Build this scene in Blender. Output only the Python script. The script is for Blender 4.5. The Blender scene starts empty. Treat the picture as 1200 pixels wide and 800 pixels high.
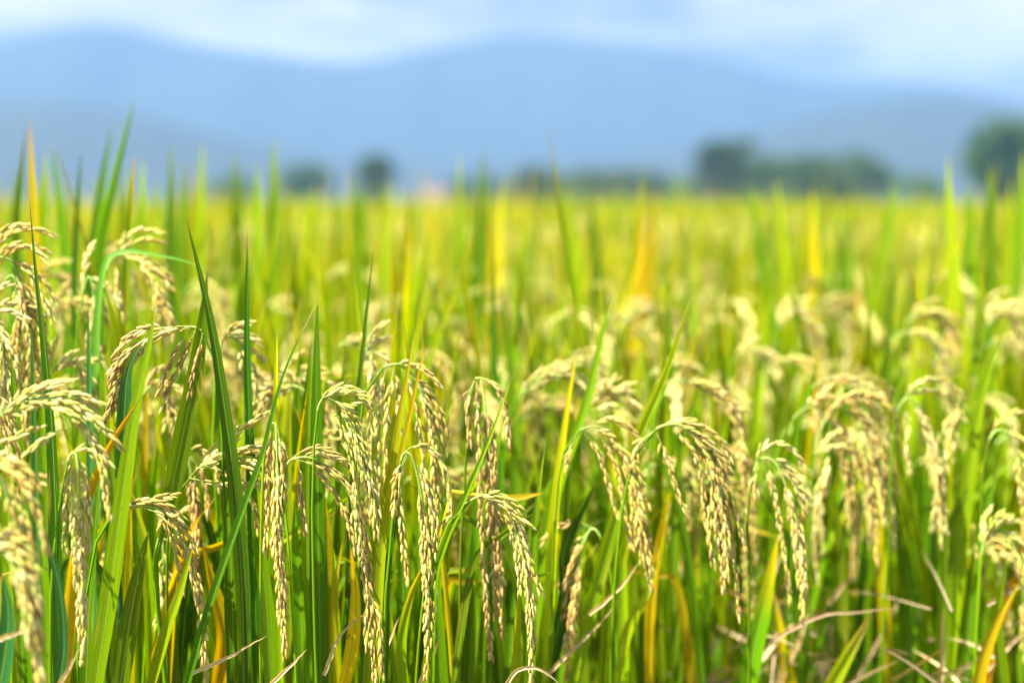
import bpy, math, random
import numpy as np
from mathutils import Vector, Matrix

R = math.radians
SC = bpy.context.scene
COL = SC.collection

# ------------------------------------------------------------------ camera
CAM_H, PITCH, LENS = 1.11, 5.48, 50.0
FPX = LENS / 36.0 * 1200.0
cd = bpy.data.cameras.new("camera")
cam = bpy.data.objects.new("camera", cd)
COL.objects.link(cam)
cam.location = (0, 0, CAM_H)
cam.rotation_euler = (R(90 - PITCH), 0, 0)
cd.lens, cd.sensor_width, cd.clip_start, cd.clip_end = LENS, 36.0, 0.05, 12000
cd.dof.use_dof = True
cd.dof.focus_distance = 1.19
cd.dof.aperture_fstop = 2.2
cd.dof.aperture_blades = 0
SC.camera = cam

# ------------------------------------------------------------------ sun, sky, exposure
SUN_EL, SUN_AZ = 61.0, -118.0          # azimuth from +Y, clockwise: high on the left, a little behind the camera
to_sun = Vector((math.sin(R(SUN_AZ)) * math.cos(R(SUN_EL)), math.cos(R(SUN_AZ)) * math.cos(R(SUN_EL)), math.sin(R(SUN_EL))))
sd = bpy.data.lights.new("sun", 'SUN')
sd.energy, sd.angle, sd.color = 5.0, R(0.53), (1.0, 0.95, 0.86)
sun = bpy.data.objects.new("sun", sd)
sun.rotation_euler = to_sun.to_track_quat('Z', 'Y').to_euler()
sun.location = (0, 0, 30)
COL.objects.link(sun)

world = bpy.data.worlds.new("World")
SC.world = world
world.use_nodes = True
nt = world.node_tree
bg = nt.nodes["Background"]
sky = nt.nodes.new("ShaderNodeTexSky")
sky.sky_type = 'NISHITA'
sky.sun_disc = False
sky.sun_elevation, sky.sun_rotation = R(SUN_EL), R(SUN_AZ)
sky.air_density, sky.dust_density, sky.ozone_density = 1.0, 1.0, 1.5
tc = nt.nodes.new("ShaderNodeTexCoord")
mp = nt.nodes.new("ShaderNodeMapping")
mp.inputs["Scale"].default_value = (2.2, 2.2, 7.5)
mp.inputs["Location"].default_value = (0.35, 0.0, 0.2)
nz = nt.nodes.new("ShaderNodeTexNoise")
nz.inputs["Scale"].default_value = 1.6
nz.inputs["Detail"].default_value = 6
nz.inputs["Roughness"].default_value = 0.52
rp = nt.nodes.new("ShaderNodeValToRGB")
rp.color_ramp.elements[0].position = 0.40
rp.color_ramp.elements[1].position = 0.60
mx = nt.nodes.new("ShaderNodeMix")
mx.data_type = 'RGBA'
# a veil of thin cloud low over the horizon, thicker and brighter in patches (values in the sky texture's own units)
rp.color_ramp.elements[0].color = (0.25, 0.35, 0.38, 1)
rp.color_ramp.elements[1].color = (4.7, 4.0, 3.3, 1)
sep = nt.nodes.new("ShaderNodeSeparateXYZ")
low = nt.nodes.new("ShaderNodeMapRange")
low.interpolation_type = 'SMOOTHSTEP'
low.inputs[1].default_value, low.inputs[2].default_value = 0.14, 0.45
low.inputs[3].default_value, low.inputs[4].default_value = 1.0, 0.25
nt.links.new(tc.outputs["Generated"], sep.inputs[0])
nt.links.new(sep.outputs[2], low.inputs[0])
nt.links.new(tc.outputs["Generated"], mp.inputs["Vector"])
nt.links.new(mp.outputs["Vector"], nz.inputs["Vector"])
nt.links.new(nz.outputs["Fac"], rp.inputs["Fac"])
nt.links.new(rp.outputs["Color"], mx.inputs[7])
nt.links.new(low.outputs[0], mx.inputs[0])
nt.links.new(sky.outputs["Color"], mx.inputs[6])
nt.links.new(mx.outputs[2], bg.inputs["Color"])
bg.inputs["Strength"].default_value = 0.09

SC.view_settings.view_transform = 'Standard'
SC.view_settings.look = 'None'
SC.view_settings.exposure = 2.32
SC.view_settings.gamma = 1.0
SC.view_settings.use_curve_mapping = False
cy = SC.cycles
cy.use_denoising = True
cy.max_bounces, cy.diffuse_bounces, cy.glossy_bounces = 7, 4, 2
cy.transmission_bounces, cy.volume_bounces, cy.transparent_max_bounces = 4, 0, 4
cy.sample_clamp_indirect = 6.0
cy.use_adaptive_sampling = True
cy.adaptive_threshold = 0.02

# ------------------------------------------------------------------ helpers
def tag(o, label=None, cat=None, group=None, kind=None):
    for k, v in (("label", label), ("category", cat), ("group", group), ("kind", kind)):
        if v:
            o[k] = v
    return o


def empty(name, loc, rz=0.0, s=1.0):
    o = bpy.data.objects.new(name, None)
    o.empty_display_size = 0.05
    o.location, o.rotation_euler = loc, (0, 0, rz)
    o.scale = (s, s, s)
    COL.objects.link(o)
    return o


class Buf:
    """Collects vertices, quads/tris, colours, uvs and material numbers; build() links them as ONE mesh object."""

    def __init__(self):
        self.v, self.f, self.c, self.u, self.m, self.n = [], [], [], [], [], 0

    def add(self, v, f, c, u=None, m=0):
        v = np.asarray(v, float).reshape(-1, 3)
        self.v.append(v)
        self.c.append(np.broadcast_to(np.asarray(c, float), (len(v), 3)))
        self.u.append(np.zeros((len(v), 2)) if u is None else np.asarray(u, float))
        f = np.asarray(f, int)
        self.f.append(f + self.n)
        self.m.append(np.full(len(f), m))
        self.n += len(v)

    def join(self, other, mat4=None, m=None):
        for i in range(len(other.v)):
            v = other.v[i]
            if mat4 is not None:
                v = v @ mat4[:3, :3].T + mat4[:3, 3]
            self.v.append(v); self.c.append(other.c[i]); self.u.append(other.u[i])
            self.m.append(other.m[i] if m is None else np.full(len(other.m[i]), m))
        for f in other.f:
            self.f.append(f + self.n)
        self.n += other.n

    def mesh(self, name, mats, origin=None, smooth=True):
        me = bpy.data.meshes.new(name)
        V = np.concatenate(self.v)
        if origin is not None:
            V = V - np.asarray(origin)
        C = np.concatenate(self.c); U = np.concatenate(self.u)
        sizes = np.concatenate([np.full(len(f), f.shape[1]) for f in self.f])
        loops = np.concatenate([f.ravel() for f in self.f])
        starts = np.concatenate([[0], np.cumsum(sizes)[:-1]])
        me.vertices.add(len(V)); me.vertices.foreach_set("co", V.ravel())
        me.loops.add(len(loops)); me.loops.foreach_set("vertex_index", loops.astype(np.int32))
        me.polygons.add(len(sizes)); me.polygons.foreach_set("loop_start", starts.astype(np.int32))
        for mt in mats:
            me.materials.append(mt)
        me.polygons.foreach_set("material_index", np.concatenate(self.m).astype(np.int32))
        me.polygons.foreach_set("use_smooth", np.full(len(sizes), smooth))
        at = me.color_attributes.new("Col", 'FLOAT_COLOR', 'POINT')
        at.data.foreach_set("color", np.concatenate([C, np.ones((len(C), 1))], 1).ravel())
        uv = me.uv_layers.new(name="UVMap")
        uv.data.foreach_set("uv", U[loops].ravel())
        me.update(calc_edges=True)
        me.validate()
        return me

    def build(self, name, mats, parent=None, origin=None, smooth=True):
        o = bpy.data.objects.new(name, self.mesh(name, mats if isinstance(mats, list) else [mats], origin, smooth))
        COL.objects.link(o)
        if parent is not None:
            o.parent = parent
        return o


def nrm(a):
    a = np.asarray(a, float)
    return a / (np.linalg.norm(a, axis=-1, keepdims=True) + 1e-12)


def spline(P, n):
    """Catmull-Rom through P, n points evenly spaced along it."""
    P = np.asarray(P, float)
    if len(P) == 2:
        t = np.linspace(0, 1, n)[:, None]
        return P[0] * (1 - t) + P[1] * t
    Q = np.vstack([2 * P[0] - P[1], P, 2 * P[-1] - P[-2]])
    out = []
    for i in range(len(P) - 1):
        p0, p1, p2, p3 = Q[i:i + 4]
        t = np.linspace(0, 1, 14, endpoint=False)[:, None]
        out.append(.5 * (2 * p1 + (p2 - p0) * t + (2 * p0 - 5 * p1 + 4 * p2 - p3) * t * t + (3 * p1 - p0 - 3 * p2 + p3) * t ** 3))
    out = np.vstack(out + [P[-1:]])
    s = np.concatenate([[0], np.cumsum(np.linalg.norm(np.diff(out, axis=0), axis=1))])
    q = np.linspace(0, s[-1], n)
    return np.stack([np.interp(q, s, out[:, k]) for k in range(out.shape[1])], 1)


def tangents(P):
    return nrm(np.gradient(P, axis=0))


def tube(buf, P, r, col, sides=5, m=0, cap=True):
    P = np.asarray(P, float)
    n = len(P)
    r = np.broadcast_to(np.asarray(r, float), (n,))
    T = tangents(P)
    ref = np.array([0.31, 0.87, 0.38])
    A = nrm(np.cross(T, ref)); B = np.cross(T, A)
    a = np.linspace(0, 2 * math.pi, sides, endpoint=False)
    V = P[:, None] + r[:, None, None] * (np.cos(a)[None, :, None] * A[:, None] + np.sin(a)[None, :, None] * B[:, None])
    i, k = np.meshgrid(np.arange(n - 1), np.arange(sides), indexing='ij')
    k2 = (k + 1) % sides
    F = np.stack([i * sides + k, i * sides + k2, (i + 1) * sides + k2, (i + 1) * sides + k], -1).reshape(-1, 4)
    c = np.asarray(col, float)
    if c.ndim == 2:
        c = np.repeat(c, sides, 0)
    u = np.stack([np.tile(np.arange(sides) / sides, n), np.repeat(np.linspace(0, 1, n), sides)], 1)
    buf.add(V.reshape(-1, 3), F, c, u, m)


def blade(buf, P, w, col, tipcol=None, face=None, twist=0.0, fold=0.35, m=0, tip_at=0.8, base_w=0.7, rngv=0.0, cols=5):
    """A grass blade along P, w wide, folded along its midrib, narrowing to a sharp tip."""
    P = np.asarray(P, float)
    n = len(P)
    T = tangents(P)
    face = np.array([0, -1.0, 0.15]) if face is None else np.asarray(face, float)
    S = nrm(np.cross(T, np.broadcast_to(face, T.shape)))
    N = np.cross(S, T)
    tw = np.broadcast_to(np.asarray(twist, float), (n,)) if np.ndim(twist) else np.linspace(0.0, twist, n)
    S, N = S * np.cos(tw)[:, None] + N * np.sin(tw)[:, None], N * np.cos(tw)[:, None] - S * np.sin(tw)[:, None]
    v = np.linspace(0, 1, n)
    W = w * (base_w + (1 - base_w) * np.clip(v / .3, 0, 1)) * np.clip(1 - v ** 2.4, 0, 1) ** .9
    W = np.maximum(W, w * .02)
    x = np.linspace(-.5, .5, cols)
    d = fold * (np.abs(x) * 1.6) ** 1.2
    V = P[:, None] + W[:, None, None] * (x[None, :, None] * S[:, None] + d[None, :, None] * N[:, None])
    i, k = np.meshgrid(np.arange(n - 1), np.arange(cols - 1), indexing='ij')
    F = np.stack([i * cols + k, i * cols + k + 1, (i + 1) * cols + k + 1, (i + 1) * cols + k], -1).reshape(-1, 4)
    c = np.repeat(np.asarray(col, float)[None], n, 0)
    if tipcol is not None:
        t = np.clip((v - tip_at) / max(1e-3, 1 - tip_at), 0, 1)[:, None]
        c = c * (1 - t) + np.asarray(tipcol, float) * t
    if rngv:                                             # a withered point
        k = .012 + .06 * ((rngv * 7.7) % 1.0) ** 2
        t = np.clip((v - 1 + k) / k, 0, 1)[:, None] * .85
        c = c * (1 - t) + np.array(TAN) * .8 * t
    L = np.concatenate([[0], np.cumsum(np.linalg.norm(np.diff(P, axis=0), axis=1))])
    u = np.stack([np.tile(x + .5, n), np.repeat(L, cols) + rngv], 1)
    buf.add(V.reshape(-1, 3), F, np.repeat(c, cols, 0), u, m)


# ------------------------------------------------------------------ materials
def mat(name):
    m = bpy.data.materials.new(name)
    m.use_nodes = True
    t = m.node_tree
    return m, t, t.nodes["Principled BSDF"], t.nodes["Material Output"]


def node(t, kind, **kw):
    n = t.nodes.new(kind)
    for k, v in kw.items():
        setattr(n, k, v)
    return n


def math_node(t, op, a, b=None, clamp=False):
    n = node(t, "ShaderNodeMath", operation=op, use_clamp=clamp)
    for i, x in enumerate((a, b)):
        if x is None:
            continue
        if isinstance(x, (int, float)):
            n.inputs[i].default_value = x
        else:
            t.links.new(x, n.inputs[i])
    return n.outputs[0]


def mix_col(t, fac, a, b, mode='MIX'):
    n = node(t, "ShaderNodeMix", data_type='RGBA', blend_type=mode)
    for s, x in ((0, fac), (6, a), (7, b)):
        if isinstance(x, (int, float)):
            n.inputs[s].default_value = x
        elif isinstance(x, tuple):
            n.inputs[s].default_value = (*x, 1)
        else:
            t.links.new(x, n.inputs[s])
    return n.outputs[2]


def leaf_material(name, trans=0.5, rough=0.45, spec=0.22, veins=True):
    m, t, p, out = mat(name)
    at = node(t, "ShaderNodeAttribute", attribute_name="Col")
    oi = node(t, "ShaderNodeObjectInfo")
    uv = node(t, "ShaderNodeUVMap", uv_map="UVMap")
    sp = node(t, "ShaderNodeSeparateXYZ")
    t.links.new(uv.outputs[0], sp.inputs[0])
    hsv = node(t, "ShaderNodeHueSaturation")
    hsv.inputs["Saturation"].default_value = 1.04
    t.links.new(at.outputs["Color"], hsv.inputs["Color"])
    t.links.new(math_node(t, 'ADD', math_node(t, 'MULTIPLY', oi.outputs["Random"], 0.04), 0.475), hsv.inputs["Hue"])
    r2 = math_node(t, 'FRACT', math_node(t, 'MULTIPLY', oi.outputs["Random"], 7.31))
    t.links.new(math_node(t, 'ADD', math_node(t, 'MULTIPLY', r2, 0.7), 0.68), hsv.inputs["Value"])
    col = hsv.outputs["Color"]
    # long streaks that follow the blade, pale midrib, a few brown specks
    cx = node(t, "ShaderNodeCombineXYZ")
    t.links.new(math_node(t, 'MULTIPLY', sp.outputs[0], 15.0), cx.inputs[0])
    t.links.new(math_node(t, 'MULTIPLY', sp.outputs[1], 7.0), cx.inputs[1])
    t.links.new(math_node(t, 'MULTIPLY', oi.outputs["Random"], 37.0), cx.inputs[2])
    n1 = node(t, "ShaderNodeTexNoise"); n1.inputs["Scale"].default_value = 1.0; n1.inputs["Detail"].default_value = 3
    t.links.new(cx.outputs[0], n1.inputs["Vector"])
    st = math_node(t, 'ADD', math_node(t, 'MULTIPLY', n1.outputs["Fac"], 1.2), 0.40)
    cc = node(t, "ShaderNodeCombineXYZ")
    for i in range(3):
        t.links.new(st, cc.inputs[i])
    col = mix_col(t, 1.0, col, cc.outputs[0], 'MULTIPLY')
    if veins:
        rib = math_node(t, 'LESS_THAN', math_node(t, 'ABSOLUTE', math_node(t, 'SUBTRACT', sp.outputs[0], 0.5)), 0.045)
        col = mix_col(t, math_node(t, 'MULTIPLY', rib, 0.45), col, (0.26, 0.40, 0.05))
        c2 = node(t, "ShaderNodeCombineXYZ")
        t.links.new(math_node(t, 'MULTIPLY', sp.outputs[0], 3.0), c2.inputs[0])
        t.links.new(math_node(t, 'MULTIPLY', sp.outputs[1], 160.0), c2.inputs[1])
        t.links.new(math_node(t, 'MULTIPLY', oi.outputs["Random"], 91.0), c2.inputs[2])
        n2 = node(t, "ShaderNodeTexNoise"); n2.inputs["Scale"].default_value = 1.0
        t.links.new(c2.outputs[0], n2.inputs["Vector"])
        spot = math_node(t, 'MULTIPLY', math_node(t, 'SUBTRACT', n2.outputs["Fac"], 0.70), 14.0, True)
        col = mix_col(t, math_node(t, 'MULTIPLY', spot, 0.75), col, (0.22, 0.11, 0.03))
        # ageing that eats in from the margins and along the blade in patches
        c3 = node(t, "ShaderNodeCombineXYZ")
        edge = math_node(t, 'ABSOLUTE', math_node(t, 'SUBTRACT', sp.outputs[0], 0.5))
        t.links.new(math_node(t, 'MULTIPLY', sp.outputs[0], 1.6), c3.inputs[0])
        t.links.new(math_node(t, 'MULTIPLY', sp.outputs[1], 11.0), c3.inputs[1])
        t.links.new(math_node(t, 'MULTIPLY', oi.outputs["Random"], 53.0), c3.inputs[2])
        n3 = node(t, "ShaderNodeTexNoise"); n3.inputs["Scale"].default_value = 1.0; n3.inputs["Detail"].default_value = 4
        t.links.new(c3.outputs[0], n3.inputs["Vector"])
        age = math_node(t, 'ADD', math_node(t, 'SUBTRACT', n3.outputs["Fac"], 0.70), math_node(t, 'MULTIPLY', edge, 0.22))
        age = math_node(t, 'MULTIPLY', math_node(t, 'MULTIPLY', age, 7.0, True), 0.7)
        col = mix_col(t, age, col, (0.44, 0.36, 0.03))
        wv = math_node(t, 'SINE', math_node(t, 'MULTIPLY', sp.outputs[0], 75.0))
        bp = node(t, "ShaderNodeBump"); bp.inputs["Strength"].default_value = 0.35; bp.inputs["Distance"].default_value = 0.0006
        t.links.new(wv, bp.inputs["Height"])
        t.links.new(bp.outputs[0], p.inputs["Normal"])
    t.links.new(col, p.inputs["Base Color"])
    p.inputs["Roughness"].default_value = rough
    p.inputs["Specular IOR Level"].default_value = spec
    tr = node(t, "ShaderNodeBsdfTranslucent")
    tcol = mix_col(t, 1.0, col, (1.85, 1.55, 0.3), 'MULTIPLY')
    t.links.new(tcol, tr.inputs["Color"])
    ms = node(t, "ShaderNodeMixShader"); ms.inputs[0].default_value = trans
    t.links.new(p.outputs[0], ms.inputs[1]); t.links.new(tr.outputs[0], ms.inputs[2])
    t.links.new(ms.outputs[0], out.inputs["Surface"])
    return m


M_LEAF = leaf_material("leaf_blade")
M_STEM = leaf_material("green_stem", trans=0.15, rough=0.5, veins=False)
M_DRY = leaf_material("dry_straw", trans=0.25, rough=0.7, spec=0.2, veins=False)

M_GRAIN, t, p, out = mat("rice_husk")
at = node(t, "ShaderNodeAttribute", attribute_name="Col")
tx = node(t, "ShaderNodeTexCoord")
nz = node(t, "ShaderNodeTexNoise"); nz.inputs["Scale"].default_value = 420.0; nz.inputs["Detail"].default_value = 2
t.links.new(tx.outputs["Object"], nz.inputs["Vector"])
oi = node(t, "ShaderNodeObjectInfo")
val = math_node(t, 'ADD', math_node(t, 'MULTIPLY', nz.outputs["Fac"], 0.7), 0.65)
val = math_node(t, 'MULTIPLY', val, math_node(t, 'ADD', math_node(t, 'MULTIPLY', oi.outputs["Random"], 0.25), 0.88))
cc = node(t, "ShaderNodeCombineXYZ")
for i in range(3):
    t.links.new(val, cc.inputs[i])
t.links.new(mix_col(t, 1.0, at.outputs["Color"], cc.outputs[0], 'MULTIPLY'), p.inputs["Base Color"])
bp = node(t, "ShaderNodeBump"); bp.inputs["Strength"].default_value = 0.4; bp.inputs["Distance"].default_value = 0.0004
t.links.new(nz.outputs["Fac"], bp.inputs["Height"]); t.links.new(bp.outputs[0], p.inputs["Normal"])
p.inputs["Roughness"].default_value = 0.5
p.inputs["Specular IOR Level"].default_value = 0.4
tr = node(t, "ShaderNodeBsdfTranslucent")
t.links.new(p.inputs["Base Color"].links[0].from_socket, tr.inputs["Color"])
ms = node(t, "ShaderNodeMixShader"); ms.inputs[0].default_value = 0.3
t.links.new(p.outputs[0], ms.inputs[1]); t.links.new(tr.outputs[0], ms.inputs[2])
t.links.new(ms.outputs[0], out.inputs["Surface"])


def noise_material(name, c1, c2, scale, rough=0.9, bump=0.0, c3=None):
    m, t, p, out = mat(name)
    tx = node(t, "ShaderNodeTexCoord")
    n1 = node(t, "ShaderNodeTexNoise"); n1.inputs["Scale"].default_value = scale; n1.inputs["Detail"].default_value = 8
    t.links.new(tx.outputs["Object"], n1.inputs["Vector"])
    r = node(t, "ShaderNodeValToRGB")
    r.color_ramp.elements[0].color, r.color_ramp.elements[0].position = (*c1, 1), .35
    r.color_ramp.elements[1].color, r.color_ramp.elements[1].position = (*c2, 1), .65
    if c3:
        e = r.color_ramp.elements.new(.5); e.color = (*c3, 1)
    t.links.new(n1.outputs["Fac"], r.inputs["Fac"])
    t.links.new(r.outputs["Color"], p.inputs["Base Color"])
    p.inputs["Roughness"].default_value = rough
    if bump:
        b = node(t, "ShaderNodeBump"); b.inputs["Distance"].default_value = bump
        t.links.new(n1.outputs["Fac"], b.inputs["Height"]); t.links.new(b.outputs[0], p.inputs["Normal"])
    return m


M_SOIL = noise_material("damp_soil", (0.07, 0.05, 0.03), (0.16, 0.12, 0.07), 3.0, .85, .02)
M_HILL = noise_material("forested_slope", (0.010, 0.018, 0.017), (0.017, 0.026, 0.020), 0.02)
M_BARK = noise_material("bark", (0.06, 0.045, 0.03), (0.14, 0.11, 0.08), 6.0, .9, .02)
M_ROOF = noise_material("clay_roof", (0.16, 0.075, 0.055), (0.22, 0.11, 0.085), 2.0, .8)
M_PLASTER = noise_material("plaster", (0.55, 0.50, 0.44), (0.66, 0.62, 0.55), 1.5, .9)
M_WOOD = noise_material("dark_wood", (0.06, 0.04, 0.025), (0.10, 0.07, 0.045), 5.0, .7)
M_PANE, t, p, out = mat("window_pane")
p.inputs["Base Color"].default_value = (0.03, 0.04, 0.05, 1); p.inputs["Roughness"].default_value = .08
M_CROWN = leaf_material("tree_leaf", trans=.3, rough=.5, veins=False)

GREEN, DEEP, BLUE = (0.108, 0.222, 0.006), (0.040, 0.125, 0.007), (0.040, 0.140, 0.035)
LIME, YELL, ORNG = (0.245, 0.365, 0.004), (0.48, 0.40, 0.008), (0.48, 0.31, 0.014)
DRY, TAN, BROWN = (0.46, 0.36, 0.20), (0.34, 0.24, 0.11), (0.20, 0.12, 0.05)
G_GOLD, G_PALE, G_GREEN, G_BROWN = (0.63, 0.45, 0.095), (0.71, 0.61, 0.23), (0.50, 0.54, 0.08), (0.44, 0.28, 0.08)
MIX_RIPE = ((G_GOLD, .52), (G_PALE, .18), (G_GREEN, .17), (G_BROWN, .13))
MIX_PALE = ((G_PALE, .6), (G_GOLD, .25), (G_GREEN, .15))
MIX_GREEN = ((G_GREEN, .6), (G_PALE, .25), (G_GOLD, .15))
MIX_BROWN = ((G_BROWN, .5), (G_GOLD, .3), (G_PALE, .2))
MIX_HALF = ((G_GREEN, .3), (G_PALE, .35), (G_GOLD, .35))

# ------------------------------------------------------------------ rice: grains and panicles
def grain_template(sides, zs, rs):
    a = np.linspace(0, 2 * math.pi, sides, endpoint=False)
    V = np.array([[r * math.cos(x), .74 * r * math.sin(x), z] for z, r in zip(zs, rs) for x in a])
    F = np.array([[i * sides + k, i * sides + (k + 1) % sides, (i + 1) * sides + (k + 1) % sides, (i + 1) * sides + k]
                  for i in range(len(zs) - 1) for k in range(sides)])
    return V, F


GT_HI = grain_template(7, [0, .05, .2, .42, .64, .82, .94, 1.0], [.12, .42, .82, 1.0, .93, .66, .30, .03])
GT_LO = grain_template(4, [0, .3, .7, 1.0], [.2, .95, .85, .05])


def add_grains(buf, base, axis, rng, mix, tpl=GT_HI, length=.0097, width=.00142):
    n = len(base)
    if n == 0:
        return
    V, F = tpl
    L = length * rng.uniform(.86, 1.1, n); Wd = width * rng.uniform(.82, 1.12, n)
    side = nrm(np.cross(axis, rng.normal(size=(n, 3)))); up = np.cross(axis, side)
    P = (base[:, None] + (V[None, :, 0] * Wd[:, None])[..., None] * side[:, None]
         + (V[None, :, 1] * Wd[:, None])[..., None] * up[:, None] + (V[None, :, 2] * L[:, None])[..., None] * axis[:, None])
    cols = np.array([c for c, _ in mix]); w = np.array([k for _, k in mix]); w = w / w.sum()
    c = cols[rng.choice(len(cols), n, p=w)]
    o = cols[rng.choice(len(cols), n, p=w)]
    k = rng.uniform(0, .5, (n, 1))
    c = (c * (1 - k) + o * k) * rng.uniform(.78, 1.15, (n, 1))
    zz = V[:, 2]
    tipk = np.clip((zz - .86) / .14, 0, 1)[None, :, None] * .28
    basek = np.clip((.14 - zz) / .14, 0, 1)[None, :, None] * .32
    C = c[:, None] * (1 - tipk) + np.array([.30, .17, .06]) * tipk
    C = C * (1 - basek) + np.array([.36, .42, .12]) * basek
    Fn = (F[None] + (np.arange(n) * len(V))[:, None, None]).reshape(-1, 4)
    buf.add(P.reshape(-1, 3), Fn, C.reshape(-1, 3))


def grain_string(gb, sb, P, rng, mix, tpl=GT_HI, start=.008, step=.0026, tilt=.165, sides=4, rad=.0004, gl=.0098):
    """Grains along one branch P, spiralling round it and pointing to its tip."""
    T = tangents(P)
    s = np.concatenate([[0], np.cumsum(np.linalg.norm(np.diff(P, axis=0), axis=1))])
    L = s[-1]
    q = np.arange(min(start, L * .3), L + 1e-6, step)
    q = np.clip(q + rng.normal(0, .0006, len(q)), 0, L)
    pos = np.stack([np.interp(q, s, P[:, k]) for k in range(3)], 1)
    tan = nrm(np.stack([np.interp(q, s, T[:, k]) for k in range(3)], 1))
    A = nrm(np.cross(tan, [0.2, 0.9, 0.35])); B = np.cross(tan, A)
    ph = rng.uniform(0, 6.28) + np.arange(len(q)) * 2.399 + rng.normal(0, .4, len(q))
    rad_dir = np.cos(ph)[:, None] * A + np.sin(ph)[:, None] * B
    tl = np.clip(rng.normal(tilt, .13, len(q)), .0, .7) * np.linspace(1.15, .55, len(q))
    ax = nrm(tan * np.cos(tl)[:, None] + rad_dir * np.sin(tl)[:, None] + np.array([0, 0, -.05]))
    add_grains(gb, pos + rad_dir * .0012, ax, rng, mix, tpl, length=gl)
    if sb is not None:
        tube(sb, P, np.linspace(rad * 1.25, rad * .7, len(P)), (0.30, 0.40, 0.10), sides)
        if tpl is GT_HI:                                   # pedicels
            for b, d in zip(pos[::1], rad_dir[::1]):
                tube(sb, np.array([b - d * .0002, b + d * .0013]), .00028, (0.34, 0.42, 0.12), 3)


def droop_path(p, d, length, rng, target=None, follow=.0, grav=.06, wob=.03, step=.004):
    """A branch that leaves p along d and bends towards the rachis direction and the ground."""
    out = [p]
    n = max(3, int(length / step))
    for k in range(n):
        tg = target(k * step) if target is not None else 0
        d = nrm(d * (1 - follow) + follow * tg + np.array([0, 0, -grav]) + rng.normal(0, wob, 3) * step * 8)
        p = p + d * step
        out.append(p)
    return np.array(out)


def panicle(Rp, rng, mix=MIX_RIPE, nb=11, spread=.30, blen=.42, tpl=GT_HI, step=.0027, follow=.10, grav=.05, strings=(), tip=.45, stalk_r=.0010, gl=.0098, tipmix=None):
    """Grains and stalk of one panicle whose rachis is Rp (neck to tip)."""
    gb, sb = Buf(), Buf()
    s = np.concatenate([[0], np.cumsum(np.linalg.norm(np.diff(Rp, axis=0), axis=1))])
    L = s[-1]
    T = tangents(Rp)
    at = lambda q: np.array([np.interp(q, s, Rp[:, k]) for k in range(3)])
    tn = lambda q: nrm(np.array([np.interp(min(q, L), s, T[:, k]) for k in range(3)]))
    tube(sb, Rp, np.linspace(stalk_r * 1.2, stalk_r * .4, len(Rp)), (0.28, 0.40, 0.09), 5)
    ph = rng.uniform(0, 6.28)
    for i in range(nb):
        q = L * (.03 + .62 * i / max(1, nb - 1)) + rng.normal(0, .004)
        q = max(0.0, q)
        ph += 2.399 + rng.normal(0, .3)
        tan = tn(q)
        A = nrm(np.cross(tan, [0.2, 0.9, 0.35])); B = np.cross(tan, A)
        rd = math.cos(ph) * A + math.sin(ph) * B
        sp = spread * rng.uniform(.6, 1.3)
        d = nrm(tan * math.cos(sp) + rd * math.sin(sp))
        ln = min(blen * L * rng.uniform(.8, 1.15) * (1 - .35 * i / nb), (L - q) * 1.02)
        P = droop_path(at(q), d, ln, rng, lambda u, q=q: tn(q + u), follow, grav)
        mm = mix if tipmix is None or rng.uniform() > q / L else tipmix
        grain_string(gb, sb, P, rng, mm, tpl, start=.012 if ln > .05 else .004, step=step * rng.uniform(.9, 1.2), gl=gl)
    k0 = np.searchsorted(s, L * (1 - tip))
    grain_string(gb, None, Rp[max(0, k0 - 1):], rng, tipmix or mix, tpl, start=.0, step=step * .95, gl=gl)
    for P in strings:
        grain_string(gb, sb, P, rng, tipmix or mix, tpl, step=step * 1.05, start=.010, gl=gl)
    return gb, sb


# ------------------------------------------------------------------ where a pixel of the photograph lies, at a depth in metres
fw = np.array([0, math.cos(R(PITCH)), -math.sin(R(PITCH))])
upv = np.array([0, math.sin(R(PITCH)), math.cos(R(PITCH))])
rt = np.array([1.0, 0, 0])
C0 = np.array([0, 0, CAM_H])


def at_px(x, y, d):
    return C0 + fw * d + rt * ((x - 600) / FPX * d) + upv * ((400 - y) / FPX * d)


def path_px(pts, d, n, bow=0.0, d1=None):
    """pts: (x, y) or (x, y, depth); d to d1 along the path."""
    k = len(pts)
    out = []
    for i, q in enumerate(pts):
        f = i / max(1, k - 1)
        dd = q[2] if len(q) > 2 else d + ((d1 - d) * f if d1 is not None else 0) + bow * math.sin(math.pi * f)
        out.append(at_px(q[0], q[1], dd))
    return spline(out, n)


def culm(root, P, rng, r=.0020, top_r=.0011, col=GREEN, tail=None):
    """The stem from the ground at root to where P begins, leaving along P's first direction reversed."""
    p = P[0]
    d = nrm(P[1] - P[0])
    h = p[2]
    mid1 = np.array([root[0], root[1], 0]) + np.array([0, 0, h * .35]) + (np.array([p[0], p[1], 0]) - np.array([root[0], root[1], 0])) * .25
    pre = p - d * min(.05, h * .2)
    pre2 = pre * np.array([.75, .75, 1]) + np.array([root[0], root[1], 0]) * np.array([.25, .25, 0]) - np.array([0, 0, h * .18])
    Q = spline([np.array([root[0], root[1], -.02]), mid1, pre2, pre, p], 22)
    if tail is not None:
        Q = spline(np.vstack([Q[:-1:3], tail[::4], tail[-1:]]), 34)
    b = Buf()
    nq = len(Q)
    v = np.linspace(0, 1, nq)[:, None]
    c = np.array(TAN) * .8 * (1 - np.clip(v * 3, 0, 1)) + np.array(col) * np.clip(v * 3, 0, 1)
    tube(b, Q, np.linspace(r * 1.5, top_r, nq), c, 6)
    return b


PLANT_GROUP = "rice plants in the field"
HEROES = []


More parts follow.
